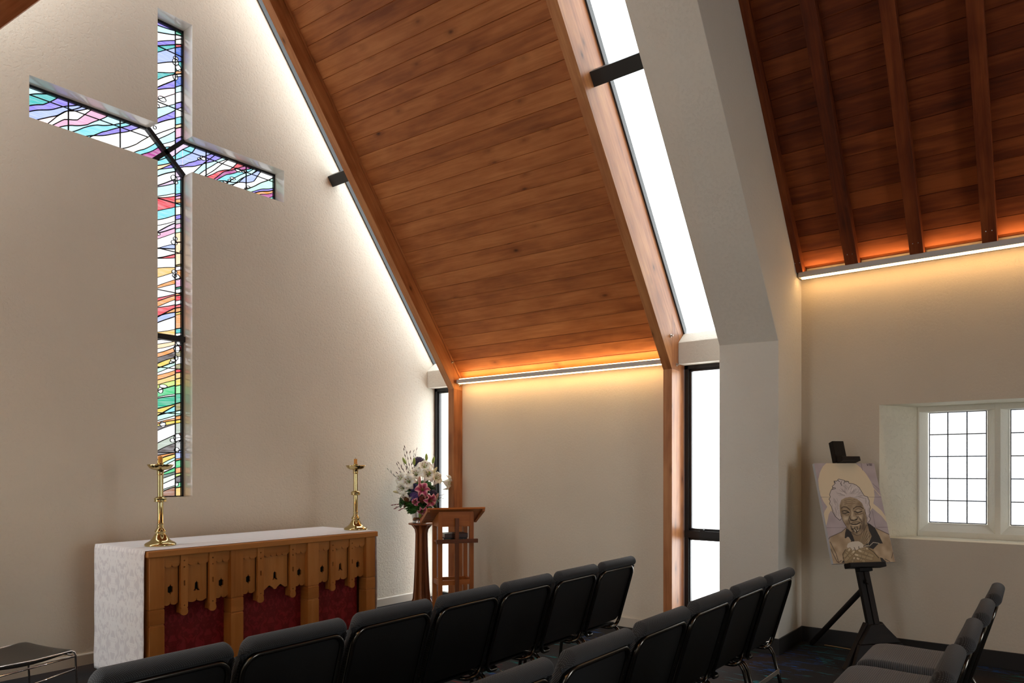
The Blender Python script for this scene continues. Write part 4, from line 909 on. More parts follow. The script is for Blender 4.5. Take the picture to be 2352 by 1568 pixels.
# ------------------------------------------------------------ candlesticks
def candlestick(x, y, lab, clab):
    root = empty('candlestick', (x, y, 1.003))
    g = G(); g.lathe([(0.0, 0.0), (0.112, 0.0), (0.114, 0.006), (0.112, 0.016), (0.106, 0.020), (0.103, 0.024), (0.090, 0.030), (0.074, 0.040), (0.060, 0.055), (0.050, 0.072), (0.044, 0.084), (0.0, 0.084)], n=48)
    o = g.out('base', M['brass'], smooth=True); o.parent = root; e_ = o.modifiers.new('e', 'EDGE_SPLIT'); e_.split_angle = math.radians(50)
    g = G(); g.lathe([(0.0, 0.084), (0.040, 0.084), (0.041, 0.090), (0.036, 0.092), (0.037, 0.100), (0.041, 0.104), (0.042, 0.110), (0.036, 0.122), (0.028, 0.134), (0.025, 0.142), (0.0, 0.142)], n=40)
    o = g.out('lower_knop', M['brass'], smooth=True); o.parent = root
    g = G(); g.lathe([(0.0, 0.142), (0.024, 0.142), (0.026, 0.147), (0.023, 0.150), (0.022, 0.166), (0.026, 0.170), (0.024, 0.175), (0.0215, 0.178), (0.021, 0.345), (0.021, 0.548), (0.026, 0.552), (0.024, 0.557), (0.025, 0.580), (0.029, 0.588), (0.0, 0.588)], n=40)
    o = g.out('stem', M['brass'], smooth=True); o.parent = root; e_ = o.modifiers.new('e', 'EDGE_SPLIT'); e_.split_angle = math.radians(50)
    g = G(); g.lathe([(0.0, 0.338), (0.032, 0.338), (0.044, 0.342), (0.048, 0.344), (0.044, 0.348), (0.044, 0.362), (0.048, 0.365), (0.044, 0.369), (0.036, 0.376), (0.026, 0.382), (0.0, 0.382)], n=40)
    o = g.out('middle_knop', M['brass'], smooth=True); o.parent = root
    lob = lambda i, a: 0.055 * abs(math.cos(a * 3)) if i > 1 else 0.0
    g = G(); g.lathe([(0.0, 0.586), (0.030, 0.587), (0.055, 0.592), (0.076, 0.603), (0.089, 0.622), (0.093, 0.632), (0.090, 0.632), (0.083, 0.620), (0.060, 0.606), (0.030, 0.600), (0.0, 0.600)], n=72, lobes=lob)
    o = g.out('drip_pan', M['brass'], smooth=True); o.parent = root
    g = G(); g.lathe([(0.0, 0.60), (0.022, 0.60), (0.022, 0.640), (0.025, 0.643), (0.018, 0.643), (0.0, 0.640)], n=24)
    o = g.out('socket', M['brass'], smooth=True); o.parent = root
    tag(root, lab, 'candlestick', 'brass candlesticks on the altar')
    c = empty('candle', (x, y, 1.003 + 0.6405))
    g = G(); g.lathe([(0.0, 0.0), (0.0165, 0.0), (0.0165, 0.052), (0.0145, 0.055), (0.010, 0.053), (0.0, 0.052)], n=24); o = g.out('wax', M['wax'], smooth=True); o.parent = c; e_ = o.modifiers.new('e', 'EDGE_SPLIT'); e_.split_angle = math.radians(50)
    g = G(); g.tube([(0, 0, 0.05), (0, 0, 0.060), (-0.004, 0, 0.067)], 0.0014, 6); o = g.out('wick', M['black']); o.parent = c
    tag(c, clab, 'candle', 'candle stubs on the altar candlesticks')
candlestick(2.81, 5.64, 'polished brass candlestick at the left end of the altar, near the cross window foot', 'short yellow beeswax candle on the left brass candlestick')
candlestick(4.752 - 0.03, 5.60, 'polished brass candlestick at the right end of the altar', 'short yellow beeswax candle on the right brass candlestick')

# ------------------------------------------------------------ pedestal with vase and flowers
PX, PY = 6.13, 6.09
ped = empty('flower_pedestal', (PX, PY, 0), math.radians(-20))
g = G(); g.lathe([(0.0, 0.945), (0.145, 0.945), (0.155, 0.950), (0.155, 0.965), (0.0, 0.965)], n=40)
o = g.out('top_plate', M['pedestal']); o.parent = ped
prof = [(0.0, 0.145), (0.03, 0.125), (0.08, 0.105), (0.2, 0.094), (0.45, 0.083), (0.7, 0.075), (0.84, 0.072), (0.89, 0.082), (0.92, 0.105), (0.945, 0.128)]
for k in range(8):
    a = 2 * PI * k / 8 + 0.2
    g = G(); A = []; 
    P = [(r_, z_) for z_, r_ in prof] + [(0.012, 0.945), (0.012, 0.0)]
    t = 0.013
    ca_, sa_ = math.cos(a), math.sin(a)
    g.prism([(r_ * ca_ - t * sa_, r_ * sa_ + t * ca_, z_) for r_, z_ in P], [(r_ * ca_ + t * sa_, r_ * sa_ - t * ca_, z_) for r_, z_ in P])
    o = g.out('fin', M['pedestal'], bevel=0.002); o.parent = ped
g = G(); g.lathe([(0.0, 0.0), (0.078, 0.0), (0.060, 0.3), (0.052, 0.84), (0.060, 0.945), (0, 0.945)], n=8); o = g.out('core', M['pedestal']); o.parent = ped
tag(ped, 'tall waisted dark wooden pedestal carrying the flower arrangement in the corner', 'pedestal')
VX, VY, VZ = 6.11, 6.10, 0.9655
g = G(); g.lathe([(0.0, 0.0), (0.088, 0.0), (0.091, 0.010), (0.086, 0.018), (0.083, 0.022), (0.093, 0.08), (0.106, 0.16), (0.120, 0.235), (0.127, 0.238), (0.125, 0.243), (0.117, 0.240), (0.103, 0.16), (0.086, 0.03), (0.0, 0.03)], (VX, VY, VZ), n=48)
tag(g.out('vase', M['silver'], smooth=True), 'shiny tapered silver vase on the wooden pedestal, full of flowers', 'vase')

cr_, sr_ = math.cos(YAW), math.sin(YAW)
RT = Vector((sr_, -cr_, 0)); FW = Vector((cr_, sr_, 0)); UP = Vector((0, 0, 1))
FC = Vector((VX, VY, 1.22))
def fp(r, u, f): return FC + RT * r * 1.18 + UP * (u * 1.12 - 0.01) + FW * f * 1.15     # bouquet frame: right, up, away
def rot_to(d):
    return Vector(d).normalized().to_track_quat('Z', 'Y')
def mesh_lily(name, mat, R=0.085, open_=0.9, npet=6):
    """flower pointing along +Z, petals recurved"""
    v = []; f = []; uv = []
    for p in range(npet):
        a0 = 2 * PI * p / npet; b = len(v); nl, nw = 7, 4; wmax = R * (0.42 if p % 2 else 0.30)
        for i in range(nl + 1):
            t = i / nl; ra = R * (0.10 + 0.95 * t ** 1.1) * open_; z = R * (0.75 * math.sin(min(t * 1.25, 1.25) * PI * 0.5) - (0.45 * max(0, t - 0.6) / 0.4)) + (0.004 if p % 2 else 0)
            w = wmax * math.sin(PI * min(0.97, 0.12 + 0.86 * t)) ** 0.8
            for j in range(nw + 1):
                s = j / nw * 2 - 1; z_ = z + 0.010 * abs(s) * (1 - t * .3)
                x = ra * math.cos(a0) - s * w * math.sin(a0); y = ra * math.sin(a0) + s * w * math.cos(a0)
                v.append((x, y, z_)); uv.append((t, abs(s)))
        for i in range(nl):
            for j in range(nw): f.append((b + i * (nw + 1) + j, b + i * (nw + 1) + j + 1, b + (i + 1) * (nw + 1) + j + 1, b + (i + 1) * (nw + 1) + j))
    o = obj(name, v, f, mat, smooth=True, uvs=uv)
    so = o.modifiers.new('thick', 'SOLIDIFY'); so.thickness = 0.0015
    return o
def lily_proto(kind):
    root = empty('lily')
    o = mesh_lily('petals', M['lily_white'] if kind == 'white' else M['lily_pink']); o.parent = root
    g = G()
    for k in range(6):
        a = 2 * PI * k / 6 + .3; g.tube([(0, 0, 0.005), (0.008 * math.cos(a), 0.008 * math.sin(a), 0.04), (0.024 * math.cos(a), 0.024 * math.sin(a), 0.072)], 0.0012, 5)
    g.tube([(0, 0, 0.0), (0, 0.003, 0.085)], 0.002, 6)
    s = g.out('stamens', M['bud_green']); s.parent = root
    g = G()
    for k in range(6):
        a = 2 * PI * k / 6 + .3; g.ball((0.024 * math.cos(a), 0.024 * math.sin(a), 0.074), 0.0065, 0.004, 0.003, n=6)
    s = g.out('anthers', M['anther']); s['kind'] = 'stuff'; s.parent = root
    g = G(); g.tube([(0, 0, 0.012), (0, 0, -0.03), (0.004, 0, -0.12)], [0.006, 0.004, 0.003], 6); s = g.out('stem', M['leaf']); s.parent = root
    return root
PROT = {'white': lily_proto('white'), 'pink': lily_proto('pink')}; USED = {}
def place(proto_key, p, d, s, label, group, name=None, cat='flower'):
    o = PROT[proto_key]
    if proto_key in USED: o = copy_tree(o)
    USED[proto_key] = 1
    o.location = p; o.rotation_mode = 'QUATERNION'; o.rotation_quaternion = rot_to(d); o.scale = (s * 1.12, s * 1.12, s * 1.12)
    return tag(o, label, cat, group)
def bo(r, u, f): # direction out of bouquet in the same frame
    return RT * r + UP * u + FW * f
WL = [(-0.145, 0.235, -0.10, (-.5, .3, -1), 1.0, 'white lily at the left of the white blooms, facing left'),
      (-0.075, 0.215, -0.16, (-.2, .1, -1), 1.1, 'large open white lily facing forward, centre left of the bouquet'),
      (-0.02, 0.275, -0.10, (.0, .5, -1), 1.0, 'white lily just above the middle of the bouquet'),
      (0.055, 0.335, -0.06, (.1, .8, -.8), 1.15, 'white lily highest in the bouquet, right of centre'),
      (0.085, 0.275, -0.10, (.3, .3, -1), 1.05, 'white lily right of the centre, below the highest one'),
      (0.145, 0.245, -0.06, (.8, .2, -.7), 1.0, 'white lily at the right shoulder of the bouquet'),
      (-0.135, 0.150, -0.13, (-.5, -.1, -1), 0.95, 'white lily lower left beside the violet bloom'),
      (-0.10, 0.085, -0.15, (-.3, -.9, -.6), 0.85, 'drooping white lily low on the left of the bouquet'),
      (0.235, 0.215, -0.03, (1, -.25, -.2), 1.1, 'white lily reaching out to the right in front of the timber post')]
for r, u, f, d, s, lab in WL: place('white', fp(r, u, f), bo(*d), s, lab, 'white lilies of the bouquet')
PL = [(0.050, 0.125, -0.19, (.1, .35, -1), 1.0, 'pink lily in the middle of the bouquet, petals spread wide'),
      (0.105, 0.035, -0.17, (.6, -.2, -.8), 0.95, 'pink lily right of centre, lower than the spread one'),
      (0.050, -0.055, -0.17, (.1, -.7, -.6), 0.75, 'half-open pink lily hanging lowest over the vase'),
      (-0.01, 0.015, -0.17, (-.4, -.2, -1), 0.6, 'small pink lily between the violet bloom and the red blossoms')]
for r, u, f, d, s, lab in PL: place('pink', fp(r, u, f), bo(*d), s, lab, 'pink lilies of the bouquet')
def bud(p, d, L_, mat, label, rad=0.016):
    root = empty('lily_bud', p); root.rotation_mode = 'QUATERNION'; root.rotation_quaternion = rot_to(d)
    prof = [(0.0, 0.0), (0.35 * rad, 0.0), (0.75 * rad, 0.15 * L_), (rad, 0.4 * L_), (0.85 * rad, 0.7 * L_), (0.4 * rad, 0.93 * L_), (0.0, L_)]
    g = G(); g.lathe(prof, n=12, lobes=lambda i, a: 0.10 * math.cos(3 * a)); o = g.out('bud', mat, smooth=True); o.parent = root
    g = G(); g.tube([(0, 0, 0.004), (0.003, 0, -0.05), (0, 0, -0.14)], 0.0032, 6); o = g.out('stem', M['leaf']); o.parent = root
    tag(root, label, 'flower bud', 'lily buds of the bouquet')
BD = [((-0.135, 0.40, -0.02), (-.5, 1, -.1), .085, 'bud_green', 'green lily bud, leftmost of the upright ones'), ((-0.045, 0.385, -0.10), (.02, 1, -.1), .095, 'bud_green', 'yellow-green lily bud in front of the plum flower head'),
      ((0.065, 0.430, 0.0), (0, 1, 0), .09, 'bud_green', 'green lily bud, highest one of the bouquet'), ((0.130, 0.405, -0.02), (.25, 1, 0), .085, 'bud_green', 'green lily bud, rightmost of the upright ones'),
      ((0.115, 0.285, -0.12), (0, 1, -.1), .075, 'bud_green', 'dark green bud standing before the right white lilies'), ((0.140, 0.295, -0.12), (.6, .9, -.1), .10, 'bud_cream', 'cream bud leaning right over the white lilies'),
      ((-0.165, 0.105, -0.12), (-1, .12, -.2), .10, 'bud_cream', 'pale cream bud pointing left, leftmost of the bouquet'), ((0.02, 0.185, -0.20), (.05, 1, -.2), .10, 'bud_pink', 'salmon pink bud above the spread pink lily'),
      ((0.078, 0.045, -0.20), (.15, 1, -.2), .09, 'bud_pink', 'brownish pink bud under the spread pink lily'), ((0.155, 0.005, -0.12), (.45, .9, -.2), .12, 'bud_pink', 'long pink bud at the right before the window')]
for p, d, L_, mk_, lab in BD: bud(fp(*p), bo(*d), L_, M[mk_], lab, 0.017 if mk_ != 'bud_pink' else 0.019)
def head(name, c, R, mat, n, label, group=None, flat=1.0, cat='flower'):
    rng = random.Random(hash(label) & 0xffff if False else len(label) * 31); g = G()
    for i in range(n):
        z = 1 - 2 * (i + .5) / n; a = i * 2.39996; q = math.sqrt(1 - z * z)
        dvec = Vector((q * math.cos(a), q * math.sin(a), z)); p = Vector(c) + dvec * R * rng.uniform(0.82, 1.0) * Vector((1, 1, flat)).length / math.sqrt(3)
        p.z = c[2] + (p.z - c[2]) * flat
        t1 = dvec.orthogonal().normalized(); t2 = dvec.cross(t1); s = R * 0.17
        for k in range(4):
            aa = PI / 2 * k + rng.random(); e1 = t1 * math.cos(aa) + t2 * math.sin(aa); e2 = dvec.cross(e1)
            g.add([p, p + (e1 + e2 * .6) * s + dvec * s * .3, p + e1 * s * 1.5, p + (e1 - e2 * .6) * s + dvec * s * .3], [(0, 1, 2, 3)])
    o0 = empty(name, c)
    oo = g.out('florets', mat); local(oo, o0); oo['kind'] = 'stuff'
    g = G(); g.ball((0, 0, 0), R * .78, R * .78, R * .78 * flat, n=10); o = g.out('flower_core', mat); o.parent = o0
    g = G(); g.tube([(0, 0, -R * 0.5), (0, 0, -R - 0.08)], 0.003, 6); o = g.out('stem', M['leaf']); o.parent = o0
    return tag(o0, label, cat, group)
head('hydrangea', fp(-0.01, 0.42, 0.02), 0.078, M['plum'], 90, 'dusky plum hydrangea head above the white lilies', flat=0.85)
head('hydrangea', fp(-0.035, 0.060, -0.15), 0.066, M['purple'], 80, 'violet hydrangea head in the middle of the bouquet below the white lilies')
head('hydrangea', fp(-0.165, 0.125, -0.10), 0.042, M['purple'], 50, 'small violet bloom at the left edge of the bouquet')
head('hydrangea', fp(-0.035, 0.150, -0.12), 0.060, M['blue_petals'], 70, 'indigo hydrangea head just under the white lilies')
head('hydrangea', fp(0.145, 0.095, -0.10), 0.050, M['plum'], 60, 'dark mauve bloom right of the pink lilies')
head('filler_blossom', fp(-0.10, 0.045, -0.13), 0.055, M['rust'], 70, 'dark red blossom cluster left of the violet hydrangea')
head('filler_blossom', fp(0.045, 0.035, -0.16), 0.050, M['rust'], 60, 'rust red blossom cluster between the two large pink lilies')
head('filler_blossom', fp(0.03, 0.350, -0.02), 0.050, M['rust'], 60, 'rust brown blossom cluster right under the plum hydrangea')
head('filler_blossom', fp(-0.05, 0.300, -0.03), 0.045, M['plum'], 50, 'dark filler blossom behind the upper white lilies')
def frond(base, tip, width, label, mat='fern', nl=20, lsz=0.5, name='fern_frond', cat='fern', leaf='needle'):
    if name == 'fern_frond' and (Vector(tip) - FC).dot(RT) > 0.07 and (Vector(tip) - FC).z < 0: tip = Vector(tip) + UP * 0.065
    rng = random.Random(len(label) * 7 + int(abs(tip[0]) * 1000)); root = empty(name, base)
    b = Vector((0, 0, 0)); t = Vector(tip) - Vector(base); mid = t * 0.5 + UP * t.length * 0.12
    pts = [b * (1 - s) ** 2 + mid * 2 * s * (1 - s) + t * s * s for s in [i / 10 for i in range(11)]]
    g = G(); g.tube(pts, [0.0026 - 0.0018 * i / 10 for i in range(11)], 5); o = g.out('stalk', M['leaf']); o.parent = root
    g = G()
    for i in range(nl):
        s = 0.12 + 0.86 * i / nl; k = min(9, int(s * 10)); fr = s * 10 - k; p = pts[k].lerp(pts[k + 1], fr); tg = (pts[k + 1] - pts[k]).normalized()
        for sd in (1, -1):
            side = tg.cross((UP if abs(tg.z) < 0.7 else FW) + Vector((rng.uniform(-.4, .4), rng.uniform(-.4, .4), 0))).normalized() * sd
            L2 = width * (math.sin(PI * (0.12 + 0.83 * s)) ** 0.7) * rng.uniform(.8, 1.1); dv = (side + tg * 0.5 + UP * rng.uniform(-.25, .25)).normalized()
            nn = dv.cross(tg).normalized(); wv = dv.cross(nn).normalized() * L2 * (0.16 if leaf == 'needle' else 0.34)
            if leaf == 'needle':
                for q in range(5):
                    a = p + dv * L2 * q / 5; c1 = a + dv * L2 * 0.10 + wv * (2.4 - q * .32); c2 = a + dv * L2 * 0.10 - wv * (2.4 - q * .32); e = a + dv * L2 * 0.24
                    g.add([a, c1, e, c2], [(0, 1, 2, 3)])
            else:
                g.add([p, p + dv * L2 * .35 + wv, p + dv * L2 * .75 + wv * .8, p + dv * L2, p + dv * L2 * .75 - wv * .8, p + dv * L2 * .35 - wv], [(0, 1, 2, 3, 4, 5)])
    o = g.out('leaflets', M[mat]); o.parent = root; o['kind'] = 'stuff'
    return tag(root, label, cat, None)
B0 = (0.0, 0.03, -0.05)
for i, (tp, w, lab) in enumerate([((-0.185, -0.02, -0.14), .050, 'green fern frond arching to the lower left'), ((-0.12, -0.07, -0.17), .055, 'green fern frond hanging left over the vase rim'), ((-0.035, -0.075, -0.19), .055, 'broad green fern frond falling in front of the vase'),
     ((0.165, -0.075, -0.12), .060, 'green fern frond drooping to the right over the lectern'), ((0.115, -0.11, -0.10), .060, 'green fern frond hanging down just right of the vase'), ((-0.075, -0.02, -0.20), .055, 'green fern frond spreading forward on the left'),
     ((0.06, -0.03, -0.20), .045, 'short green fern frond below the lowest pink lily'), ((-0.21, 0.04, -0.08), .035, 'thin green frond pointing left under the cream bud'), ((0.20, -0.02, -0.08), .035, 'thin green frond pointing right before the window')]):
    frond(fp(*B0), fp(*tp), w * 1.35, lab)
for tp, w, lab in [((0.155, -0.115, -0.03), .022, 'small-leaved dark sprig hanging right of the vase before the window'), ((0.19, -0.07, -0.02), .022, 'small-leaved dark sprig trailing to the right before the window'), ((0.30, -0.01, -0.02), .012, 'thin trailing vine reaching right across the timber post'), ((-0.11, -0.125, -0.10), .022, 'small-leaved dark sprig hanging left of the vase'),
                   ((0.21, 0.10, -0.02), .020, 'airy small-leaved sprig right of the pink lilies'), ((0.17, 0.20, 0.02), .020, 'airy small-leaved sprig beside the right white lilies')]:
    frond(fp(*B0), fp(*tp), w, lab, 'leaf', 22, leaf='oval', name='leafy_sprig', cat='sprig')
for tp, w, lab in [((-0.20, -0.055, -0.05), .075, 'wide green fern frond spreading farthest to the lower left'), ((-0.09, -0.115, -0.12), .07, 'wide green fern frond dropping left along the vase'), ((0.20, -0.05, -0.06), .075, 'wide green fern frond spreading farthest to the lower right'),
                   ((0.145, -0.115, -0.08), .07, 'wide green fern frond dropping over the lectern corner'), ((0.03, -0.10, -0.20), .06, 'wide green fern frond in front of the vase, beneath the lowest lily'), ((-0.15, 0.0, -0.16), .07, 'wide green fern frond under the drooping white lily'),
                   ((0.205, 0.045, -0.10), .07, 'upper green fern frond reaching right past the dark window frame'), ((0.185, 0.005, -0.16), .07, 'green fern frond just above the top edge of the lectern'), ((0.13, 0.01, -0.22), .06, 'green fern frond under the right pink lily')]:
    frond(fp(*B0), fp(*tp), w, lab, 'fern', 26)
for tp, w, lab in [((-0.14, 0.16, 0.02), .06, 'green foliage spray behind the left white lilies'), ((-0.04, 0.22, 0.03), .06, 'green foliage spray behind the middle white lilies'), ((0.08, 0.22, 0.03), .06, 'green foliage spray behind the right white lilies'), ((0.15, 0.14, 0.0), .055, 'green foliage spray behind the right pink lilies'),
                   ((-0.16, 0.05, -0.02), .06, 'green foliage spray at the left flank of the bouquet'), ((0.13, 0.03, -0.03), .06, 'green foliage spray at the right flank of the bouquet'), ((0.0, -0.05, -0.20), .05, 'green fern frond over the vase rim under the small pink lily'), ((-0.15, -0.06, -0.10), .055, 'green fern frond falling on the far left of the vase'), ((0.10, -0.05, -0.18), .055, 'green fern frond in front of the vase on the right')]:
    frond(fp(*B0), fp(*tp), w * 1.3, lab, 'fern', 24)
def big_leaf(p, d, L_, W_, lab, mat='leaf'):
    v = []; f = []; n = 8; dv = Vector(d).normalized(); sd = dv.cross(FW).normalized(); 
    for i in range(n + 1):
        t = i / n; w = W_ * math.sin(PI * (0.04 + 0.94 * t)) ** .8; c = Vector(p) + dv * L_ * t - FW * 0.02 * math.sin(PI * t) - UP * 0.05 * t * t * L_ * 6
        v += [c - sd * w, c - FW * 0.004, c + sd * w]
    for i in range(n): f += [(3 * i, 3 * i + 1, 3 * i + 4, 3 * i + 3), (3 * i + 1, 3 * i + 2, 3 * i + 5, 3 * i + 4)]
    o = obj('broad_leaf', v, f, M[mat], smooth=True); so = o.modifiers.new('t', 'SOLIDIFY'); so.thickness = 0.001
    tag(o, lab, 'leaf', 'broad leaves of the bouquet')
for p, d, L_, W_, lab, mt in [((-0.05, 0.10, -0.14), (-1, -.3, 0), .14, .028, 'broad dark leaf low on the left of the bouquet', 'leaf'), ((0.02, 0.09, -0.13), (.1, -1, 0), .11, .025, 'broad dark leaf under the spread pink lily', 'leaf'), ((0.09, 0.16, -0.10), (1, .1, 0), .10, .024, 'broad dark leaf right of the spread pink lily', 'leaf'),
                          ((-0.14, 0.09, -0.10), (-.5, -1, 0), .12, .026, 'broad dark leaf hanging at the left edge', 'leaf'), ((-0.08, 0.12, -0.12), (-.2, 1, 0), .09, .022, 'broad dark leaf between the left white lilies', 'leaf'), ((0.035, -0.06, -0.13), (-.3, -1, 0), .09, .020, 'yellow-green leaf hanging over the vase rim', 'bud_green'), ((0.11, 0.02, -0.14), (.8, -.5, 0), .11, .022, 'broad dark leaf right of the vase top', 'leaf')]:
    big_leaf(fp(*p), bo(*d), L_, W_, lab, mt)
def branch(tips, label, mat, knob=0.004, base=(-0.05, 0.10, 0.0)):
    root = empty('twig', fp(*base)); rng = random.Random(len(label)); g = G(); gb = G()
    o_ = Vector(fp(*base))
    for tp in tips:
        T_ = Vector(fp(*tp)) - o_; pts = [T_ * s + Vector((rng.uniform(-1, 1), rng.uniform(-1, 1), rng.uniform(-1, 1))) * 0.008 * (s > 0) for s in [i / 7 for i in range(8)]]
        g.tube(pts, [0.0035 - 0.0024 * i / 7 for i in range(8)], 5)
        for i in range(3, 8):
            dd = (T_.normalized() + Vector((rng.uniform(-1, 1), rng.uniform(-1, 1), rng.uniform(0, .6))) * .6).normalized()
            g.tube([pts[i], pts[i] + dd * 0.022], [0.0016, 0.0008], 4)
            gb.tube([pts[i] + dd * 0.010, pts[i] + dd * 0.020, pts[i] + dd * 0.034, pts[i] + dd * 0.046], [knob * .4, knob * .8, knob * .7, knob * .15], 6)
    o = g.out('stalks', M['twig']); o.parent = root; o['kind'] = 'stuff'; o = gb.out('buds', M[mat]); o.parent = root; o['kind'] = 'stuff'
    tag(root, label, 'twig')
branch([(-0.165, 0.535, 0.0), (-0.145, 0.565, 0.02), (-0.10, 0.50, 0.0)], 'reddish brown budding twigs rising highest on the left', 'twig', 0.007)
branch([(-0.225, 0.38, -0.02), (-0.20, 0.40, 0.0), (-0.17, 0.43, 0.0)], 'reddish brown budding twigs fanning left at mid height', 'twig', 0.006)
branch([(-0.215, 0.29, -0.02), (-0.16, 0.33, 0.0)], 'reddish brown budding twigs just left of the white lilies', 'twig', 0.006)
branch([(-0.06, 0.52, 0.03), (-0.045, 0.54, 0.02)], 'thin curling twigs beside the plum hydrangea', 'twig', 0.004)
branch([(-0.30, 0.335, -0.02)], 'long bare twig reaching out farthest to the left', 'leaf', 0.004, (-0.10, 0.12, -0.03))
branch([(-0.235, -0.03, -0.10), (-0.215, -0.055, -0.10), (-0.16, -0.075, -0.12)], 'sprig of small dark red berries at the lower left', 'berry', 0.007, (-0.06, 0.04, -0.06))
branch([(0.225, 0.07, 0.0), (0.215, 0.035, 0.0)], 'spiky dark sprig at the right edge before the window', 'plum', 0.004, (0.06, 0.06, -0.02))

# ------------------------------------------------------------ lectern
LA = math.radians(-32)
LC = Vector((5.845, 5.335, 0))
# local frame: +x to the right along the front, -y towards the seats
lec = empty('lectern', LC, LA)
def part(g, name, mat, root, **kw):
    o = g.out(name, mat, **kw); o.parent = root; return o
hw, hd = 0.195, 0.14
for sx in (-1, 1):
    for sy in (-1, 1):
        g = G(); x = sx * (hw - 0.022); y = sy * (hd - 0.022)
        g.box(x - 0.022, x + 0.022, y - 0.022, y + 0.022, 0.0, 1.13 if sy < 0 else 1.02); part(g, 'leg', M['lectern'], lec, bevel=0.003)
g = G(); 
g.prism([(-hw + .004, -hd + .004, 0.985), (hw - .004, -hd + .004, 0.985), (hw - .004, -hd + .004, 1.145), (-hw + .004, -hd + .004, 1.145)], [(-hw + .004, -hd + .024, 0.985), (hw - .004, -hd + .024, 0.985), (hw - .004, -hd + .024, 1.145), (-hw + .004, -hd + .024, 1.145)])
part(g, 'front_apron', M['lectern'], lec)
for sx in (-1, 1):
    g = G(); x0 = sx * (hw - 0.004); x1 = sx * (hw - 0.022)
    P = [(-hd + .01, 0.985), (hd - .01, 0.985), (hd - .01, 1.03), (-hd + .01, 1.145)]
    g.prism([(x0, y, z) for y, z in P], [(x1, y, z) for y, z in P]); part(g, 'side_apron', M['lectern'], lec)
g = G()
g.box(-hw + .02, hw - .02, -hd + .004, -hd + .03, 0.365, 0.415); part(g, 'front_rail', M['lectern'], lec)
g = G(); g.box(-hw + .02, hw - .02, hd - .03, hd - .004, 0.365, 0.415); part(g, 'rear_rail', M['lectern'], lec)
for sx in (-1, 1):
    g = G(); x0 = sx * (hw - .004); x1 = sx * (hw - .03); g.box(min(x0, x1), max(x0, x1), -hd + .02, hd - .02, 0.365, 0.415); part(g, 'side_rail', M['lectern'], lec)
g = G(); g.box(-hw + .008, hw - .008, -hd + .008, hd - .008, 0.810, 0.828); part(g, 'shelf', M['lectern'], lec)
# front cross
cr = G(); cr.box(-0.018, 0.024, -hd - 0.026, -hd - 0.001, 0.16, 1.075); o = part(cr, 'cross_upright', M['lectern_dark'], lec, bevel=0.002)
cr = G(); cr.box(-hw - 0.030, hw + 0.036, -hd - 0.038, -hd - 0.0005, 0.810, 0.852); part(cr, 'cross_bar', M['lectern_dark'], lec, bevel=0.002)
# sloping top: high edge at the front
ta = math.atan2(0.150, 0.33); W2 = 0.318
P = [(-0.165, 1.172), (0.175, 1.018), (0.175 + .008, 1.018 + .018), (-0.165 + .008, 1.190)]
g = G(); g.prism([(-W2, y, z) for y, z in P], [(W2, y, z) for y, z in P]); part(g, 'reading_top', M['lectern'], lec, bevel=0.002)
for sx in (-1, 1):
    g = G(); a_, b_ = sx * W2, sx * (W2 - 0.028); dz = 0.020
    Q = [(-0.150, 1.1655 - dz), (0.165, 1.0225 - dz), (0.165, 1.0225), (-0.150, 1.1655)]
    g.prism([(a_, y, z) for y, z in Q], [(b_, y, z) for y, z in Q]); part(g, 'top_batten', M['lectern'], lec)
g = G(); g.box(-W2, W2, 0.170, 0.192, 1.012, 1.062); part(g, 'book_ledge', M['lectern'], lec, bevel=0.002)
tag(lec, 'slender open wooden lectern with a dark cross on its front, beside the pedestal', 'lectern')
def book(x0, x1, y0, y1, z0, z1, cover, label, gold=None):
    root = empty('book', LC, LA); root.location.z = z0
    g = G(); t = 0.003; h = z1 - z0
    g.box(x0, x1, y0, y1, 0, t); g.box(x0, x1, y0, y1, h - t, h)
    g.box(x0, x1, y0, y0 + t, 0.0, h)
    part(g, 'cover', M[cover], root)
    g = G(); g.box(x0 + .005, x1 - .005, y0 + .004, y1 - .005, t, h - t); part(g, 'pages', M['paper'], root)
    if gold:
        g = G(); 
        for k, (a, b) in enumerate(gold): g.box(a, b, y0 - 0.0006, y0, h * 0.42, h * 0.62)
        part(g, 'spine_lettering', M['gold'], root)['kind'] = 'stuff'
    tag(root, label, 'book', 'books on the lectern shelf')
book(-0.125, 0.130, -0.095, 0.09, 0.829, 0.862, 'cover_black', 'thin black book with gold spine lettering, lower one on the lectern shelf', [(-0.105 + .014 * i, -0.105 + .014 * i + .009) for i in range(4)] + [(.085, .10)])
book(-0.118, 0.138, -0.105, 0.09, 0.8635, 0.909, 'cover_brown', 'thick brown book lying on top of the black one in the lectern')

# ------------------------------------------------------------ easel with painting
EA = math.radians(-41)
FOOT = Vector((6.388, 1.206, 0))
EX = Vector((math.cos(EA), math.sin(EA), 0)); EY = Vector((-math.sin(EA), math.cos(EA), 0))
LEAN = math.atan(0.315)
easel = empty('easel', FOOT, EA)
def lean_pt(x, s, t):
    """point on the leaning mast: x across, s up along the mast, t backwards from its front face"""
    return (x, s * math.sin(LEAN) + t * math.cos(LEAN), s * math.cos(LEAN) - t * math.sin(LEAN))
def lean_box(g, x0, x1, s0, s1, t0, t1):
    g.prism([lean_pt(x0, s0, t0), lean_pt(x1, s0, t0), lean_pt(x1, s1, t0), lean_pt(x0, s1, t0)], [lean_pt(x0, s0, t1), lean_pt(x1, s0, t1), lean_pt(x1, s1, t1), lean_pt(x0, s1, t1)])
for sx in (-1, 1):
    g = G(); a, b = sorted((sx * 0.005, sx * 0.053)); lean_box(g, a, b, 0.10 if sx else 0, 1.60, 0.0, 0.035); part(g, 'mast_rail', M['easel'], easel, bevel=0.003)
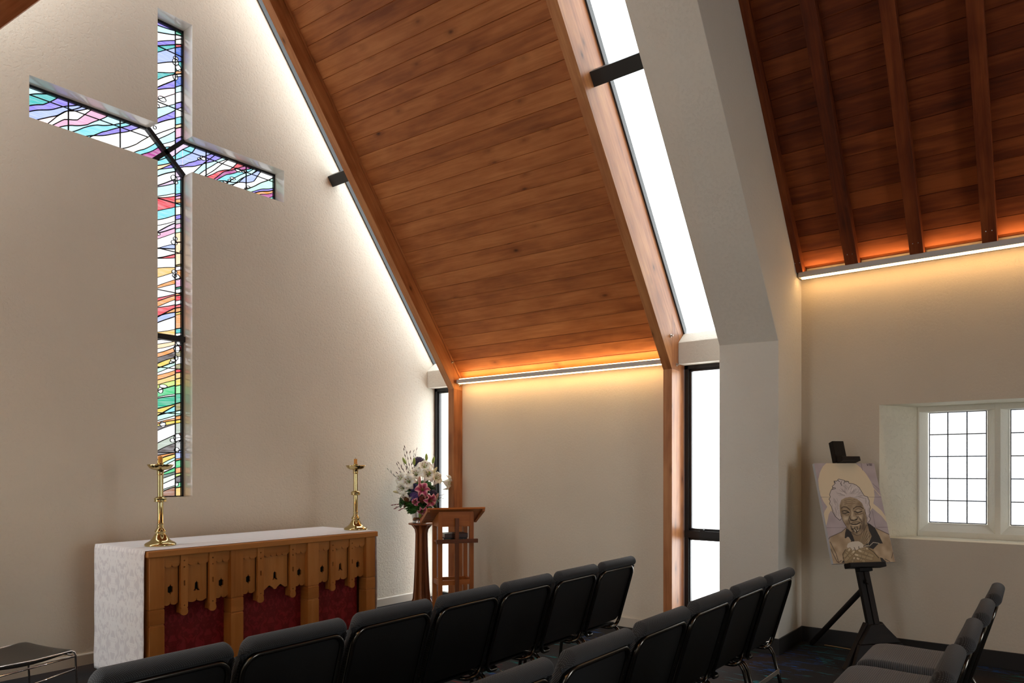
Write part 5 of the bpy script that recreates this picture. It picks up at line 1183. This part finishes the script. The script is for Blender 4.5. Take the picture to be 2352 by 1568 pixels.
for s0, s1 in ((0.10, 0.36), (1.50, 1.60)):
    g = G(); lean_box(g, -0.0052, 0.0052, s0, s1, 0.003, 0.032); part(g, 'mast_spacer', M['easel'], easel)
g = G(); lean_box(g, -0.060, 0.052, 1.735, 1.93, -0.012, 0.045); part(g, 'mast_head', M['easel'], easel, bevel=0.006)
g = G(); lean_box(g, -0.028, 0.028, 1.55, 1.76, 0.003, 0.030); part(g, 'sliding_tongue', M['easel'], easel)
g = G(); lean_box(g, -0.052, 0.125, 1.725, 1.766, -0.085, -0.010); lean_box(g, -0.052, 0.03, 1.72, 1.80, -0.02, -0.004); part(g, 'top_clamp', M['easel'], easel, bevel=0.005)
g = G(); lean_box(g, -0.175, 0.160, 0.812, 0.852, -0.085, -0.001); part(g, 'tray', M['easel'], easel, bevel=0.006)
g = G(); lean_box(g, -0.07, 0.05, 0.785, 0.811, -0.05, -0.001); part(g, 'tray_bracket', M['easel'], easel, bevel=0.003)
g = G(); g.tube([lean_pt(-0.0, 0.70, -0.02), lean_pt(0.0, 0.70, 0.06)], 0.012, 10); g.tube([lean_pt(0, 0.70, -0.035), lean_pt(0, 0.70, -0.02)], 0.02, 10); part(g, 'clamp_knob', M['easel'], easel)
def trap(g, y0, y1, z0, z1, w0, w1, tilt=0.315):
    P = [(-w0, z0), (w0, z0), (w1, z1), (-w1, z1)]
    g.prism([(x, y0 + tilt * z, z) for x, z in P], [(x, y1 + tilt * z, z) for x, z in P])
g = G(); trap(g, -0.040, -0.002, 0.205, 0.345, 0.185, 0.060); part(g, 'upper_gusset', M['easel'], easel, bevel=0.004)
g = G(); trap(g, -0.036, -0.002, 0.004, 0.200, 0.30, 0.19); part(g, 'foot_board', M['easel'], easel, bevel=0.004)
for sx in (-1, 1):
    g = G(); A = Vector(lean_pt(sx * 0.055, 0.36, -0.004)); Bp = Vector((sx * 0.31, 0.02, 0.0)); n_ = Vector((1, 0, 0)); d_ = (A - Bp).normalized(); w_ = d_.cross(Vector((0, 1, 0))).normalized() * 0.022
    g.prism([Bp - w_, Bp + w_, A + w_, A - w_], [p + Vector((0, 0.045, 0)) for p in (Bp - w_, Bp + w_, A + w_, A - w_)])
    for k in range(len(g.v)): g.v[k] = (g.v[k][0], g.v[k][1], max(0.001, g.v[k][2]))
    part(g, 'front_leg', M['easel'], easel, bevel=0.003)
g = G(); a = Vector((-0.012, 0.215, 0.62)); b = Vector((-0.077, 0.839, 0.022)); g.tube([a, b], 0.024, 12, flat=0.8); g.ball(tuple(b), 0.022, n=10); part(g, 'rear_leg', M['easel'], easel)
tag(easel, 'black wooden studio easel in the corner holding the painted portrait', 'easel')

# the painting: a dense grid coloured by a small drawing routine (artwork printed on canvas)
def draw_art(nu, nv):
    yy, xx = np.mgrid[0:nv, 0:nu]
    U = (xx) / (nu - 1); V = yy / (nv - 1)
    # sketch coordinates
    PX_ = 58 + 204 * V + U * (644 + 39 * V); PY_ = 312 + 5 * U + V * (1100 - 24 * U)
    img = np.zeros((nv, nu, 3)); img[:] = (186, 172, 172)
    rng = np.random.RandomState(3)
    def noise(sx, sy, seed):
        r = np.random.RandomState(seed); n = r.rand(sy + 2, sx + 2); gx = U * sx; gy = V * sy; i = gx.astype(int); j = gy.astype(int); fx = gx - i; fy = gy - j
        fx = fx * fx * (3 - 2 * fx); fy = fy * fy * (3 - 2 * fy)
        return (n[j, i] * (1 - fx) + n[j, i + 1] * fx) * (1 - fy) + (n[j + 1, i] * (1 - fx) + n[j + 1, i + 1] * fx) * fy
    def inside(poly):
        m = np.zeros(PX_.shape, bool); n = len(poly)
        for k in range(n):
            x1, y1 = poly[k]; x2, y2 = poly[(k + 1) % n]
            if y1 == y2: continue
            c = ((y1 > PY_) != (y2 > PY_)) & (PX_ < (x2 - x1) * (PY_ - y1) / (y2 - y1) + x1); m ^= c
        return m
    def fill(poly, col, a=1.0): m = inside(poly); img[m] = img[m] * (1 - a) + np.array(col) * a; return m
    def dist(pts):
        d = np.full(PX_.shape, 1e9)
        for (x1, y1), (x2, y2) in zip(pts, pts[1:]):
            L2 = (x2 - x1) ** 2 + (y2 - y1) ** 2 + 1e-9; t = np.clip(((PX_ - x1) * (x2 - x1) + (PY_ - y1) * (y2 - y1)) / L2, 0, 1)
            d = np.minimum(d, np.hypot(PX_ - x1 - t * (x2 - x1), PY_ - y1 - t * (y2 - y1)))
        return d
    def line(pts, col, w=3.0, a=1.0, soft=1.5):
        d = dist(pts); k = np.clip((w / 2 + soft - d) / soft, 0, 1)[..., None] * a; img[:] = img * (1 - k) + np.array(col) * k
    def blob(x, y, rx, ry, col, a=1.0, ang=0.0, mask=None, p=1.0):
        ca, sa = math.cos(ang), math.sin(ang); dx = PX_ - x; dy = PY_ - y; q = np.hypot((dx * ca + dy * sa) / rx, (-dx * sa + dy * ca) / ry)
        k = np.clip(1.25 - q, 0, 1)[..., None] ** p * a
        if mask is not None: k = k * mask[..., None]
        img[:] = img * (1 - k) + np.array(col) * k
    CREAM = (222, 204, 172); LILAC = (178, 164, 166)
    img[:] = LILAC; img[:] += (noise(9, 14, 5)[..., None] - .5) * 14
    fill([(195, 300), (150, 350), (118, 420), (102, 500), (108, 590), (128, 675), (160, 745), (200, 800), (170, 850), (160, 890), (172, 960), (182, 1030), (200, 960), (215, 885), (238, 842), (275, 880), (640, 880), (690, 815), (730, 850), (790, 900), (860, 985), (835, 905), (790, 840), (700, 765), (713, 690), (705, 600), (670, 520), (620, 440), (560, 368), (480, 300)], CREAM)
    for p in ([(560, 317), (578, 395)], [(100, 694), (790, 696)], [(690, 850), (725, 1025)], [(185, 1028), (870, 1024)], [(770, 1210), (800, 1345)], [(885, 1200), (882, 1390)], [(270, 1215), (318, 1400)], [(690, 545), (765, 610)]):
        line(p, (120, 106, 108), 3, .75)
    line([(705, 600), (775, 680)], CREAM, 4)
    tan_ = [(232, 1130), (350, 1075), (405, 1028), (632, 980), (735, 1035), (875, 1100), (945, 1393), (262, 1412), (210, 1190)]
    m = fill(tan_, (176, 152, 122)); img[m] += (noise(14, 22, 8)[m][:, None] - .5) * 34
    for p in ([(405, 1028), (350, 1075), (225, 1130), (205, 1170)], [(735, 1035), (875, 1100)], [(230, 1180), (295, 1310), (320, 1400)], [(235, 1255), (300, 1385), (320, 1400), (350, 1375)], [(920, 1290), (905, 1350)], [(830, 1360), (885, 1388)]): line(p, (88, 74, 62), 5)
    neck = [(440, 1060), (640, 990), (690, 1110), (610, 1230), (560, 1240), (490, 1180)]
    mn = fill(neck, (140, 118, 90))
    for k in range(9): line([(600 + k * 9, 1030 + k * 12), (560 + k * 6, 1190)], (98, 80, 58) if k % 2 else (176, 154, 122), 5, .6, 5)
    DK = (44, 38, 35)
    fill([(405, 1030), (455, 1075), (478, 1120), (495, 1172), (455, 1178), (430, 1128), (412, 1130), (400, 1142), (386, 1138), (392, 1080)], DK)
    fill([(632, 975), (660, 985), (720, 1030), (770, 1120), (806, 1196), (762, 1196), (700, 1258), (640, 1236), (588, 1232), (600, 1215), (650, 1190), (684, 1120), (655, 1060)], DK)
    line([(600, 1228), (660, 1222), (700, 1185), (765, 1195)], (196, 182, 160), 5); line([(414, 1130), (432, 1132), (455, 1170)], (190, 175, 150), 4); line([(643, 1040), (645, 1220)], (182, 166, 140), 3)
    line([(590, 1210), (655, 1222)], (190, 172, 140), 4)
    # hair
    hair = [(240, 615), (222, 668), (234, 690), (218, 715), (232, 740), (222, 765), (245, 800), (255, 850), (285, 905), (325, 940), (335, 948), (352, 930), (345, 890), (335, 840), (330, 780), (360, 715), (440, 692), (520, 712), (575, 760), (605, 830), (622, 890), (632, 960), (640, 975), (662, 950), (668, 928), (652, 905), (664, 870), (658, 840), (668, 810), (655, 770), (655, 735), (635, 690), (600, 680), (575, 640), (545, 590), (510, 560), (470, 543), (432, 540), (425, 520), (395, 525), (385, 510), (355, 500), (320, 492), (300, 515), (270, 515), (278, 550), (250, 575), (262, 590)]
    mh = fill(hair, (206, 194, 190))
    r = np.random.RandomState(4)
    for k in range(70):
        a = r.uniform(-2.9, 0.2); cx0, cy0 = 430, 690
        r1 = r.uniform(30, 90); r2 = r1 + r.uniform(30, 70); wv = r.uniform(-.25, .25)
        pts = [(cx0 + q * 1.25 * math.cos(a + wv * t), cy0 + q * 1.05 * math.sin(a + wv * t)) for t, q in ((0, r1), (.5, (r1 + r2) / 2), (1, r2))]
        sv = img.copy(); line(pts, (150, 138, 134) if k % 3 else (228, 220, 214), 2.5, .55, 2); img[~mh] = sv[~mh]
    for k in range(26):
        x = r.uniform(240, 320); y = r.uniform(700, 900); sv = img.copy(); line([(x, y), (x + r.uniform(5, 20), y + 40)], (156, 144, 138), 3, .6, 2); img[~mh] = sv[~mh]
        x = r.uniform(570, 660); y = r.uniform(700, 930); sv = img.copy(); line([(x, y), (x - r.uniform(-5, 12), y + 34)], (150, 138, 130), 3, .6, 2); img[~mh] = sv[~mh]
    line(hair[:12], (60, 54, 52), 4, .9); line(hair[22:] + [hair[0]], (60, 54, 52), 4, .9)
    for x, y, dx, dy in ((275, 520, 12, 22), (310, 505, 22, 18), (350, 520, -8, 24), (375, 545, 14, -32), (400, 515, 30, 8), (255, 590, 30, 0), (250, 610, 40, -12), (345, 540, 6, 26)): line([(x, y), (x + dx, y + dy)], (50, 44, 42), 4)
    # face
    face = [(350, 725), (395, 700), (450, 692), (520, 712), (575, 760), (605, 830), (622, 890), (632, 960), (618, 1020), (590, 1065), (560, 1100), (520, 1112), (480, 1095), (440, 1062), (405, 1015), (372, 960), (345, 890), (335, 840), (332, 780)]
    mf = fill(face, (162, 140, 112)); F_ = mf.astype(float)
    img[mf] += (noise(40, 60, 9)[mf][:, None] - .5) * 30
    HI = (214, 196, 166); SH = (74, 60, 46); MD = (112, 92, 70)
    blob(450, 740, 80, 40, (176, 154, 126), .7, mask=F_); blob(400, 930, 36, 30, HI, .75, mask=F_); blob(560, 920, 42, 34, HI, .75, mask=F_); blob(470, 880, 16, 60, HI, .6, mask=F_); blob(530, 838, 30, 14, (196, 178, 150), .8, mask=F_)
    blob(595, 960, 22, 90, SH, .55, mask=F_); blob(350, 850, 16, 90, MD, .6, mask=F_); blob(560, 780, 50, 30, MD, .5, mask=F_); blob(470, 1085, 70, 26, MD, .6, mask=F_); blob(420, 980, 26, 40, MD, .5, mask=F_); blob(585, 1030, 34, 50, SH, .5, mask=F_)
    def fl(pts, c, w, a=1.0, soft=3):
        sv = img.copy(); line(pts, c, w, a, soft); img[~mf] = sv[~mf]
    for y in (722, 742, 762): fl([(385, y + 8), (430, y), (470, y + 6), (500, y)], MD, 3, .8)
    fl([(350, 815), (375, 800), (410, 805), (440, 830)], SH, 8, .8); fl([(480, 825), (515, 798), (560, 800), (590, 820)], SH, 8, .8)
    fl([(360, 850), (385, 842), (415, 848), (438, 866)], (50, 40, 30), 7); fl([(365, 868), (395, 872), (430, 862)], (40, 32, 26), 7); fl([(375, 885), (410, 890), (440, 880)], MD, 4)
    fl([(495, 850), (530, 866), (575, 850)], (40, 32, 26), 7); fl([(500, 838), (535, 822), (572, 830)], MD, 4); fl([(505, 880), (545, 886), (585, 870)], MD, 5)
    fl([(445, 830), (455, 870), (448, 905)], MD, 5, .8); fl([(478, 840), (505, 880), (520, 915)], MD, 4, .7)
    fl([(445, 920), (450, 945), (485, 950), (520, 940), (528, 918)], SH, 7); fl([(462, 945), (480, 950)], (30, 24, 18), 8); fl([(500, 945), (518, 936)], (30, 24, 18), 8)
    blob(486, 922, 24, 18, (206, 188, 158), .8, mask=F_)
    fl([(440, 900), (430, 940), (445, 985)], SH, 5, .8); fl([(530, 905), (565, 940), (570, 985)], SH, 5, .8); fl([(540, 930), (585, 970)], MD, 4)
    fl([(455, 985), (480, 992), (520, 990), (555, 972)], (38, 28, 22), 7); fl([(468, 972), (500, 966), (540, 964)], MD, 5); fl([(470, 1003), (510, 1008), (545, 994)], HI, 6, .8)
    for pts in ([(455, 1010), (465, 1050), (490, 1040), (500, 1020)], [(520, 1015), (530, 1050), (555, 1040), (560, 1005)], [(485, 1060), (510, 1075), (545, 1060)], [(500, 1040), (515, 1060), (520, 1085)], [(470, 1035), (480, 1075)]): fl(pts, (52, 42, 34), 5)
    fl([(497, 1052), (505, 1072)], (216, 204, 180), 5); fl([(525, 1060), (540, 1050)], (216, 204, 180), 5)
    line(face[5:17], (48, 38, 30), 3, .8)
    # held white object and hands
    fill([(410, 1228), (420, 1200), (450, 1182), (490, 1176), (540, 1174), (575, 1192), (592, 1215), (588, 1262), (540, 1290), (470, 1290), (430, 1262)], (212, 200, 182))
    line([(490, 1240), (520, 1300)], (60, 50, 40), 5); line([(540, 1230), (545, 1262)], (60, 50, 40), 5)
    fill([(352, 1400), (372, 1365), (362, 1300), (395, 1262), (440, 1240), (462, 1255), (470, 1280), (500, 1268), (530, 1262), (585, 1270), (600, 1244), (650, 1238), (700, 1262), (735, 1310), (770, 1345), (835, 1392)], (156, 132, 96))
    def finger(a, b, w, c=(172, 150, 114)):
        line([a, b], (70, 56, 38), w + 7, 1, 3); line([a, b], c, w, 1, 6)
        dx, dy = b[0] - a[0], b[1] - a[1]; L = math.hypot(dx, dy); nx, ny = -dy / L * w * .45, dx / L * w * .45
        for t in (.35, .62): line([(a[0] + dx * t - nx, a[1] + dy * t - ny), (a[0] + dx * t + nx, a[1] + dy * t + ny)], (96, 78, 54), 3, .8)
        line([(a[0] * .12 + b[0] * .88, a[1] * .12 + b[1] * .88), b], (216, 198, 166), w * .55, .9, 3)
    finger((385, 1330), (440, 1258), 26); finger((400, 1370), (488, 1280), 26); finger((560, 1262), (640, 1250), 22); finger((690, 1330), (545, 1272), 26); finger((680, 1360), (505, 1315), 26); finger((600, 1385), (525, 1355), 24); finger((470, 1388), (490, 1350), 22)
    line([(640, 1245), (700, 1285), (760, 1350)], (70, 56, 38), 5); line([(372, 1365), (365, 1310), (395, 1262)], (60, 48, 34), 5)
    fill([(775, 1345), (800, 1350), (845, 1392), (790, 1392)], DK); fill([(352, 1400), (375, 1370), (385, 1400)], DK)
    # signature
    for pts in ([(626, 322), (630, 344), (640, 330), (642, 320)], [(648, 346), (656, 318)], [(660, 318), (662, 344), (668, 338), (660, 332)], [(678, 320), (670, 328), (680, 336), (672, 346)]): line(pts, (46, 38, 38), 3.0)
    return np.clip(img, 0, 255)
NU, NV = 230, 340
art = draw_art(NU, NV) / 255.0
art = np.where(art <= 0.04045, art / 12.92, ((art + 0.055) / 1.055) ** 2.4)
PWD, PHT, PTH = 0.577, 0.865, 0.030
prt = empty('painting', FOOT, EA)
S0 = 0.8535
def cv(u, v_, t): return lean_pt(-0.288 + PWD * u, S0 + PHT * (1 - v_), -0.0015 - PTH + t)
vv = [cv(i / (NU - 1), j / (NV - 1), 0) for j in range(NV) for i in range(NU)]
ff = [(j * NU + i, (j + 1) * NU + i, (j + 1) * NU + i + 1, j * NU + i + 1) for j in range(NV - 1) for i in range(NU - 1)]
me = bpy.data.meshes.new('painted_face'); me.from_pydata(vv, [], ff); me.update(); me.materials.append(M['artwork'])
ca = me.color_attributes.new('Col', 'FLOAT_COLOR', 'POINT')
buf = np.ones((NU * NV, 4), dtype=np.float32); buf[:, :3] = art.reshape(-1, 3); ca.data.foreach_set('color', buf.ravel())
o = bpy.data.objects.new('painted_face', me); COL.objects.link(o); o.parent = prt
g = G(); g.prism([cv(0, 1, .0005), cv(1, 1, .0005), cv(1, 0, .0005), cv(0, 0, .0005)], [cv(0, 1, PTH), cv(1, 1, PTH), cv(1, 0, PTH), cv(0, 0, PTH)]); part(g, 'canvas_edge', M['canvas_edge'], prt)
tag(prt, 'tall canvas portrait of a white-haired person with a pale halo, cupped hands, on the easel', 'painting')
g = G(); pts = []
for i in range(30):
    t = i / 29; pts.append((6.955 - 0.14 * t ** 2 - 0.03 * t, 1.80 - 0.62 * t, 0.004 + 0.001 * (i % 2)))
g.tube(pts, 0.004, 6); tag(g.out('floor_cord', M['cord'], smooth=True), 'thin tan cord lying on the carpet behind the easel foot', 'cord')

# ------------------------------------------------------------ stacking chairs
def rounded_loop(w, z0, z1, y0, y1, r, n=6):
    """closed round-cornered loop; y varies linearly from y0 at z0 to y1 at z1"""
    P = []
    for (cx_, cz_, a0) in ((w - r, z1 - r, 0), (-w + r, z1 - r, PI / 2), (-w + r, z0 + r, PI), (w - r, z0 + r, 1.5 * PI)):
        for i in range(n + 1):
            a = a0 + PI / 2 * i / n; z = cz_ + r * math.sin(a); P.append((cx_ + r * math.cos(a), y0 + (y1 - y0) * (z - z0) / (z1 - z0), z))
    P.append(P[0]); P.append(P[1]); return P
def pad(prof, x0, x1, n=10, edge=0.035, name=''):
    """soft cushion: closed profile in (y,z), lofted along x with rounded ends"""
    cy = sum(p[0] for p in prof) / len(prof); cz = sum(p[1] for p in prof) / len(prof)
    st = []
    for i in range(n + 1):
        a = PI / 2 * i / n; st.append((x0 + edge * (1 - math.sin(a)) , edge * (1 - math.cos(a))))
    st = [(x0 + edge - edge * math.cos(PI / 2 * i / n), edge * (1 - math.sin(PI / 2 * i / n))) for i in range(n + 1)]
    st += [(x1 - (s[0] - x0), s[1]) for s in reversed(st)]
    N_ = len(prof); nor = []
    for i in range(N_):
        a = prof[i - 1]; b = prof[(i + 1) % N_]; dx, dz = b[0] - a[0], b[1] - a[1]; l = math.hypot(dx, dz) or 1; nor.append((-dz / l, dx / l))
    # orientation: make normals point inwards
    ar = sum(prof[i][0] * prof[(i + 1) % N_][1] - prof[(i + 1) % N_][0] * prof[i][1] for i in range(N_)); sg = 1 if ar > 0 else -1
    v = []; f = []
    for (x, ins) in st:
        for i in range(N_): v.append((x, prof[i][0] + sg * nor[i][0] * ins, prof[i][1] + sg * nor[i][1] * ins))
    for k in range(len(st) - 1):
        for i in range(N_): f.append((k * N_ + i, k * N_ + (i + 1) % N_, (k + 1) * N_ + (i + 1) % N_, (k + 1) * N_ + i))
    f.append(tuple(range(N_))[::-1]); f.append(tuple((len(st) - 1) * N_ + i for i in range(N_)))
    return v, f
def make_chair():
    root = empty('stacking_chair')
    hw = 0.243
    # back shell leans away from the seat: y from -0.235 at z .43 to -0.375 at z .90
    zt, zl = 0.884, 0.425; yf_ = lambda z: -0.245 - 0.14 * (z - 0.435) / 0.47
    half = [(0.150, zl)] + [(hw - 0.060 + 0.060 * math.cos(a), zl + 0.060 + 0.060 * math.sin(a)) for a in [-PI / 2 + PI / 2 * i / 6 for i in range(7)]] + [(hw, 0.60), (hw, 0.74)] + [(hw - 0.065 + 0.065 * math.cos(a), zt - 0.065 + 0.065 * math.sin(a)) for a in [PI / 2 * i / 7 for i in range(8)]]
    loop = [(x, yf_(z) - 0.004, z) for x, z in half] + [(-x, yf_(z) - 0.004, z) for x, z in reversed(half)]
    loop = [(0.118, -0.170, 0.428), (0.120, -0.215, 0.427), (0.130, -0.238, 0.425)] + loop + [(-0.130, -0.238, 0.425), (-0.120, -0.215, 0.427), (-0.118, -0.170, 0.428)]
    g = G(); g.tube(loop, 0.0125, 10); part(g, 'back_frame', M['black_metal'], root, smooth=True)
    inner = rounded_loop(hw - 0.010, 0.478, 0.878, yf_(0.478) + 0.001, yf_(0.878) + 0.001, 0.055)[:-2]
    g = G(); A = [(x, y - 0.002, z) for x, y, z in inner]; B = [(x, y + 0.010, z) for x, y, z in inner]; g.prism(A, B); part(g, 'back_panel', M['panel_black'], root)
    # backrest cushion with a fat rolled top
    prof = [(-0.228, 0.500), (-0.236, 0.495)]
    prof += [(-0.2410 - 0.0, 0.505)]
    for t in (0.2, 0.45, 0.7, 0.92): prof.append((-0.241 - 0.126 * t, 0.505 + 0.385 * t))
    cy, cz, r = -0.378, 0.928, 0.033
    for i in range(0, 15):
        a = math.radians(262 - 222 * i / 14); prof.append((cy + r * 1.05 * math.cos(a), cz + r * math.sin(a)))
    prof += [(-0.338, 0.915), (-0.318, 0.87), (-0.282, 0.78), (-0.250, 0.68), (-0.220, 0.58), (-0.212, 0.53), (-0.218, 0.508)]
    v, f = pad(prof, -0.262, 0.262, 9, 0.045)
    def crest(p):
        dx = max(0.0, abs(p[0]) - 0.190) / 0.072; k = 0.055 * (1 - math.sqrt(max(0.0, 1 - min(1.0, dx) ** 2))); u = max(0.0, (p[2] - 0.70) / 0.26); return (p[0], p[1] + k * u * 0.25, p[2] - k * u)
    v = [crest(p) for p in v]; o = obj('backrest', v, f, M['fabric'], root, smooth=True)
    # piping seam on top roll ends
    prof = [(-0.215, 0.455), (0.20, 0.445), (0.262, 0.447), (0.280, 0.462), (0.282, 0.485), (0.268, 0.510), (0.235, 0.528), (0.15, 0.536), (0.0, 0.528), (-0.10, 0.526), (-0.19, 0.530), (-0.222, 0.515), (-0.232, 0.49), (-0.228, 0.465)]
    v, f = pad(prof, -0.255, 0.255, 6, 0.035); o = obj('seat', v, f, M['fabric_seat'], root, smooth=True)
    ss = o.modifiers.new('s', 'SUBSURF'); ss.levels = 1; ss.render_levels = 1
    g = G(); g.box(-0.245, 0.245, -0.215, 0.255, 0.436, 0.446); part(g, 'seat_board', M['panel_black'], root)
    for sx in (-1, 1):
        # one bent tube: front foot, up, under the seat, down to the rear foot
        x = sx * 0.247
        pf = [(x, 0.275, 0.012), (x, 0.235, 0.36)] + [(x, 0.195 + 0.038 * math.cos(a), 0.372 + 0.045 * math.sin(a)) for a in (0.3, 0.8, 1.3)] + [(x, 0.13, 0.423), (x, 0.0, 0.424)]
        g = G(); g.tube(pf, 0.0125, 10); g.tube([(x, 0.276, 0.0), (x, 0.275, 0.02)], 0.016, 10); part(g, 'leg', M['black_metal'], root, smooth=True)
        pr = [(x, 0.0, 0.424), (x, -0.17, 0.423)] + [(x, -0.215 + 0.060 * math.sin(a), 0.363 + 0.060 * math.cos(a)) for a in ()] + [(x, -0.215, 0.416), (x, -0.245, 0.396), (x, -0.262, 0.365), (x, -0.290, 0.26), (x, -0.348, 0.012)]
        g = G(); g.tube(pr, 0.0125, 10); g.tube([(x, -0.351, 0.0), (x, -0.346, 0.02)], 0.016, 10); part(g, 'leg', M['black_metal'], root, smooth=True)
        g = G(); g.tube([(sx * 0.247, -0.20, 0.424), (sx * 0.238, -0.243, 0.44)], 0.010, 8); part(g, 'bracket', M['bolt'], root)
        for k, z in enumerate((0.56, 0.66, 0.76)):
            yy = -0.245 - 0.14 * (z - 0.435) / 0.47
            g = G(); g.ball((sx * 0.237, yy - 0.011, z), 0.0035, n=6); part(g, 'rivet', M['bolt'], root)
    g = G(); g.box(-0.247, 0.247, -0.304, -0.298, 0.245, 0.272); part(g, 'rear_stretcher', M['stretcher'], root)
    g = G(); g.box(-0.247, 0.247, 0.246, 0.252, 0.25, 0.272); part(g, 'front_stretcher', M['stretcher'], root)
    return root
ORD = ['first', 'second', 'third', 'fourth', 'fifth', 'sixth', 'seventh']
proto = make_chair(); first = True
def put_chair(x, y, rz, label, group):
    global first
    o = proto if first else copy_tree(proto); first = False
    o.location = (x, y, 0); o.rotation_euler = (0, 0, rz); tag(o, label, 'chair', group)
R1 = [(1.534, 2.495), (2.079, 2.508), (2.645, 2.539), (3.200, 2.551), (3.737, 2.563), (4.289, 2.572), (4.848, 2.588)]
for k, (xr, yc) in enumerate(R1):
    lab = {0: 'black padded stacking chair at the left end of the front row, before the altar', 6: 'black padded stacking chair at the right end of the front row'}.get(k, 'black padded stacking chair in the front row, %s from its left end' % ORD[k])
    put_chair(xr - 0.276, yc + 0.382, math.radians(1.5), lab, 'stacking chairs of the front row')
R2 = [(1.52, 1.428), (2.09, 1.428), (2.668, 1.430), (3.251, 1.449), (3.845, 1.471), (4.412, 1.480), (4.94, 1.474)]
for k, (xr, yc) in enumerate(R2[1:]):
    lab = {0: 'black stacking chair at the left end of the middle row, cut off below', 5: 'black padded stacking chair at the right end of the middle row, beside the concrete frame'}.get(k, 'black padded stacking chair in the middle row, %s from its right end' % ORD[5 - k])
    put_chair(xr - 0.276, yc + 0.382, math.radians(0.8), lab, 'stacking chairs of the middle row')
R3X = [4.99, 4.36, 3.76, 3.16]
for k, xr in enumerate(R3X):
    lab = {0: 'black stacking chair at the far end of the rear row, nearest the easel', 1: 'black padded stacking chair in the rear row, second from the far end, its seat showing', 2: 'black padded stacking chair in the rear row, third from the far end', 3: 'black padded stacking chair nearest the camera in the rear row'}[k]
    put_chair(xr - 0.276, 0.335 + 0.382, math.radians(2.0), lab, 'stacking chairs of the rear row')

# ------------------------------------------------------------ chrome chair at the left edge
def chrome_chair():
    root = empty('chrome_chair', (1.60, 5.02, 0), math.radians(-78))
    # local: +y is the front of the seat
    w, fr, bk = 0.235, 0.235, -0.235
    v = []; f = []; n = 14; m = 10
    for j in range(m + 1):
        t = j / m; y = bk + (fr - bk) * t; z = 0.500 - 0.020 * math.sin(PI * t) + 0.010 * t - 0.012 * max(0, (t - .85) / .15) ** 2
        for i in range(n + 1):
            s = i / n * 2 - 1; e = 1 - 0.12 * max(0, abs(s) - .85) / .15; v.append((s * w, y * (1 if abs(s) < .9 else .97), z - 0.008 * (1 - s * s)))
    for j in range(m):
        for i in range(n): f.append((j * (n + 1) + i, j * (n + 1) + i + 1, (j + 1) * (n + 1) + i + 1, (j + 1) * (n + 1) + i))
    o = obj('seat', v, f, M['panel_seat'], root, smooth=True); so = o.modifiers.new('t', 'SOLIDIFY'); so.thickness = 0.022; so.offset = -1; b = o.modifiers.new('b', 'BEVEL'); b.width = 0.008; b.segments = 3
    v = []; f = []
    for j in range(9):
        t = j / 8; z = 0.60 + 0.26 * t
        for i in range(n + 1):
            s = i / n * 2 - 1; v.append((s * (w - 0.01), bk - 0.03 - 0.10 * (z - 0.5) - 0.03 * (1 - s * s), z))
    for j in range(8):
        for i in range(n): f.append((j * (n + 1) + i, j * (n + 1) + i + 1, (j + 1) * (n + 1) + i + 1, (j + 1) * (n + 1) + i))
    o = obj('backrest', v, f, M['panel_seat'], root, smooth=True); so = o.modifiers.new('t', 'SOLIDIFY'); so.thickness = 0.012
    for sx in (-1, 1):
        x = sx * (w + 0.004); r = 0.0062
        g = G(); g.tube([(x, fr + 0.03, r), (x, fr + 0.008, 0.46), (x, fr, 0.482), (x, fr - 0.02, 0.492), (x, 0, 0.486), (x, bk, 0.496), (x, bk - 0.05, 0.62), (x, bk - 0.075, 0.86)], r, 10); part(g, 'side_frame', M['chrome'], root, smooth=True)
        g = G(); g.tube([(x, fr + 0.008, 0.455), (x, bk - 0.01, 0.440)], r * .9, 10); part(g, 'upper_side_rail', M['chrome'], root, smooth=True)
        g = G(); g.tube([(x, fr + 0.012, 0.375), (x, bk - 0.03, 0.33)], r * .9, 10); part(g, 'lower_side_rail', M['chrome'], root, smooth=True)
        g = G(); g.tube([(x, bk + 0.01, 0.49), (x, bk - 0.07, r)], r, 10); part(g, 'leg', M['chrome'], root, smooth=True)
    g = G(); g.tube([(-w, fr + 0.01, 0.455), (w, fr + 0.01, 0.455)], 0.005, 8); part(g, 'front_rail', M['chrome'], root, smooth=True)
    tag(root, 'slim black chair with thin chrome rod frame left of the altar', 'chair')
M['panel_seat'] = simple('black_seat_plastic', (0.022, 0.021, 0.020, 1), 0.42)
chrome_chair()
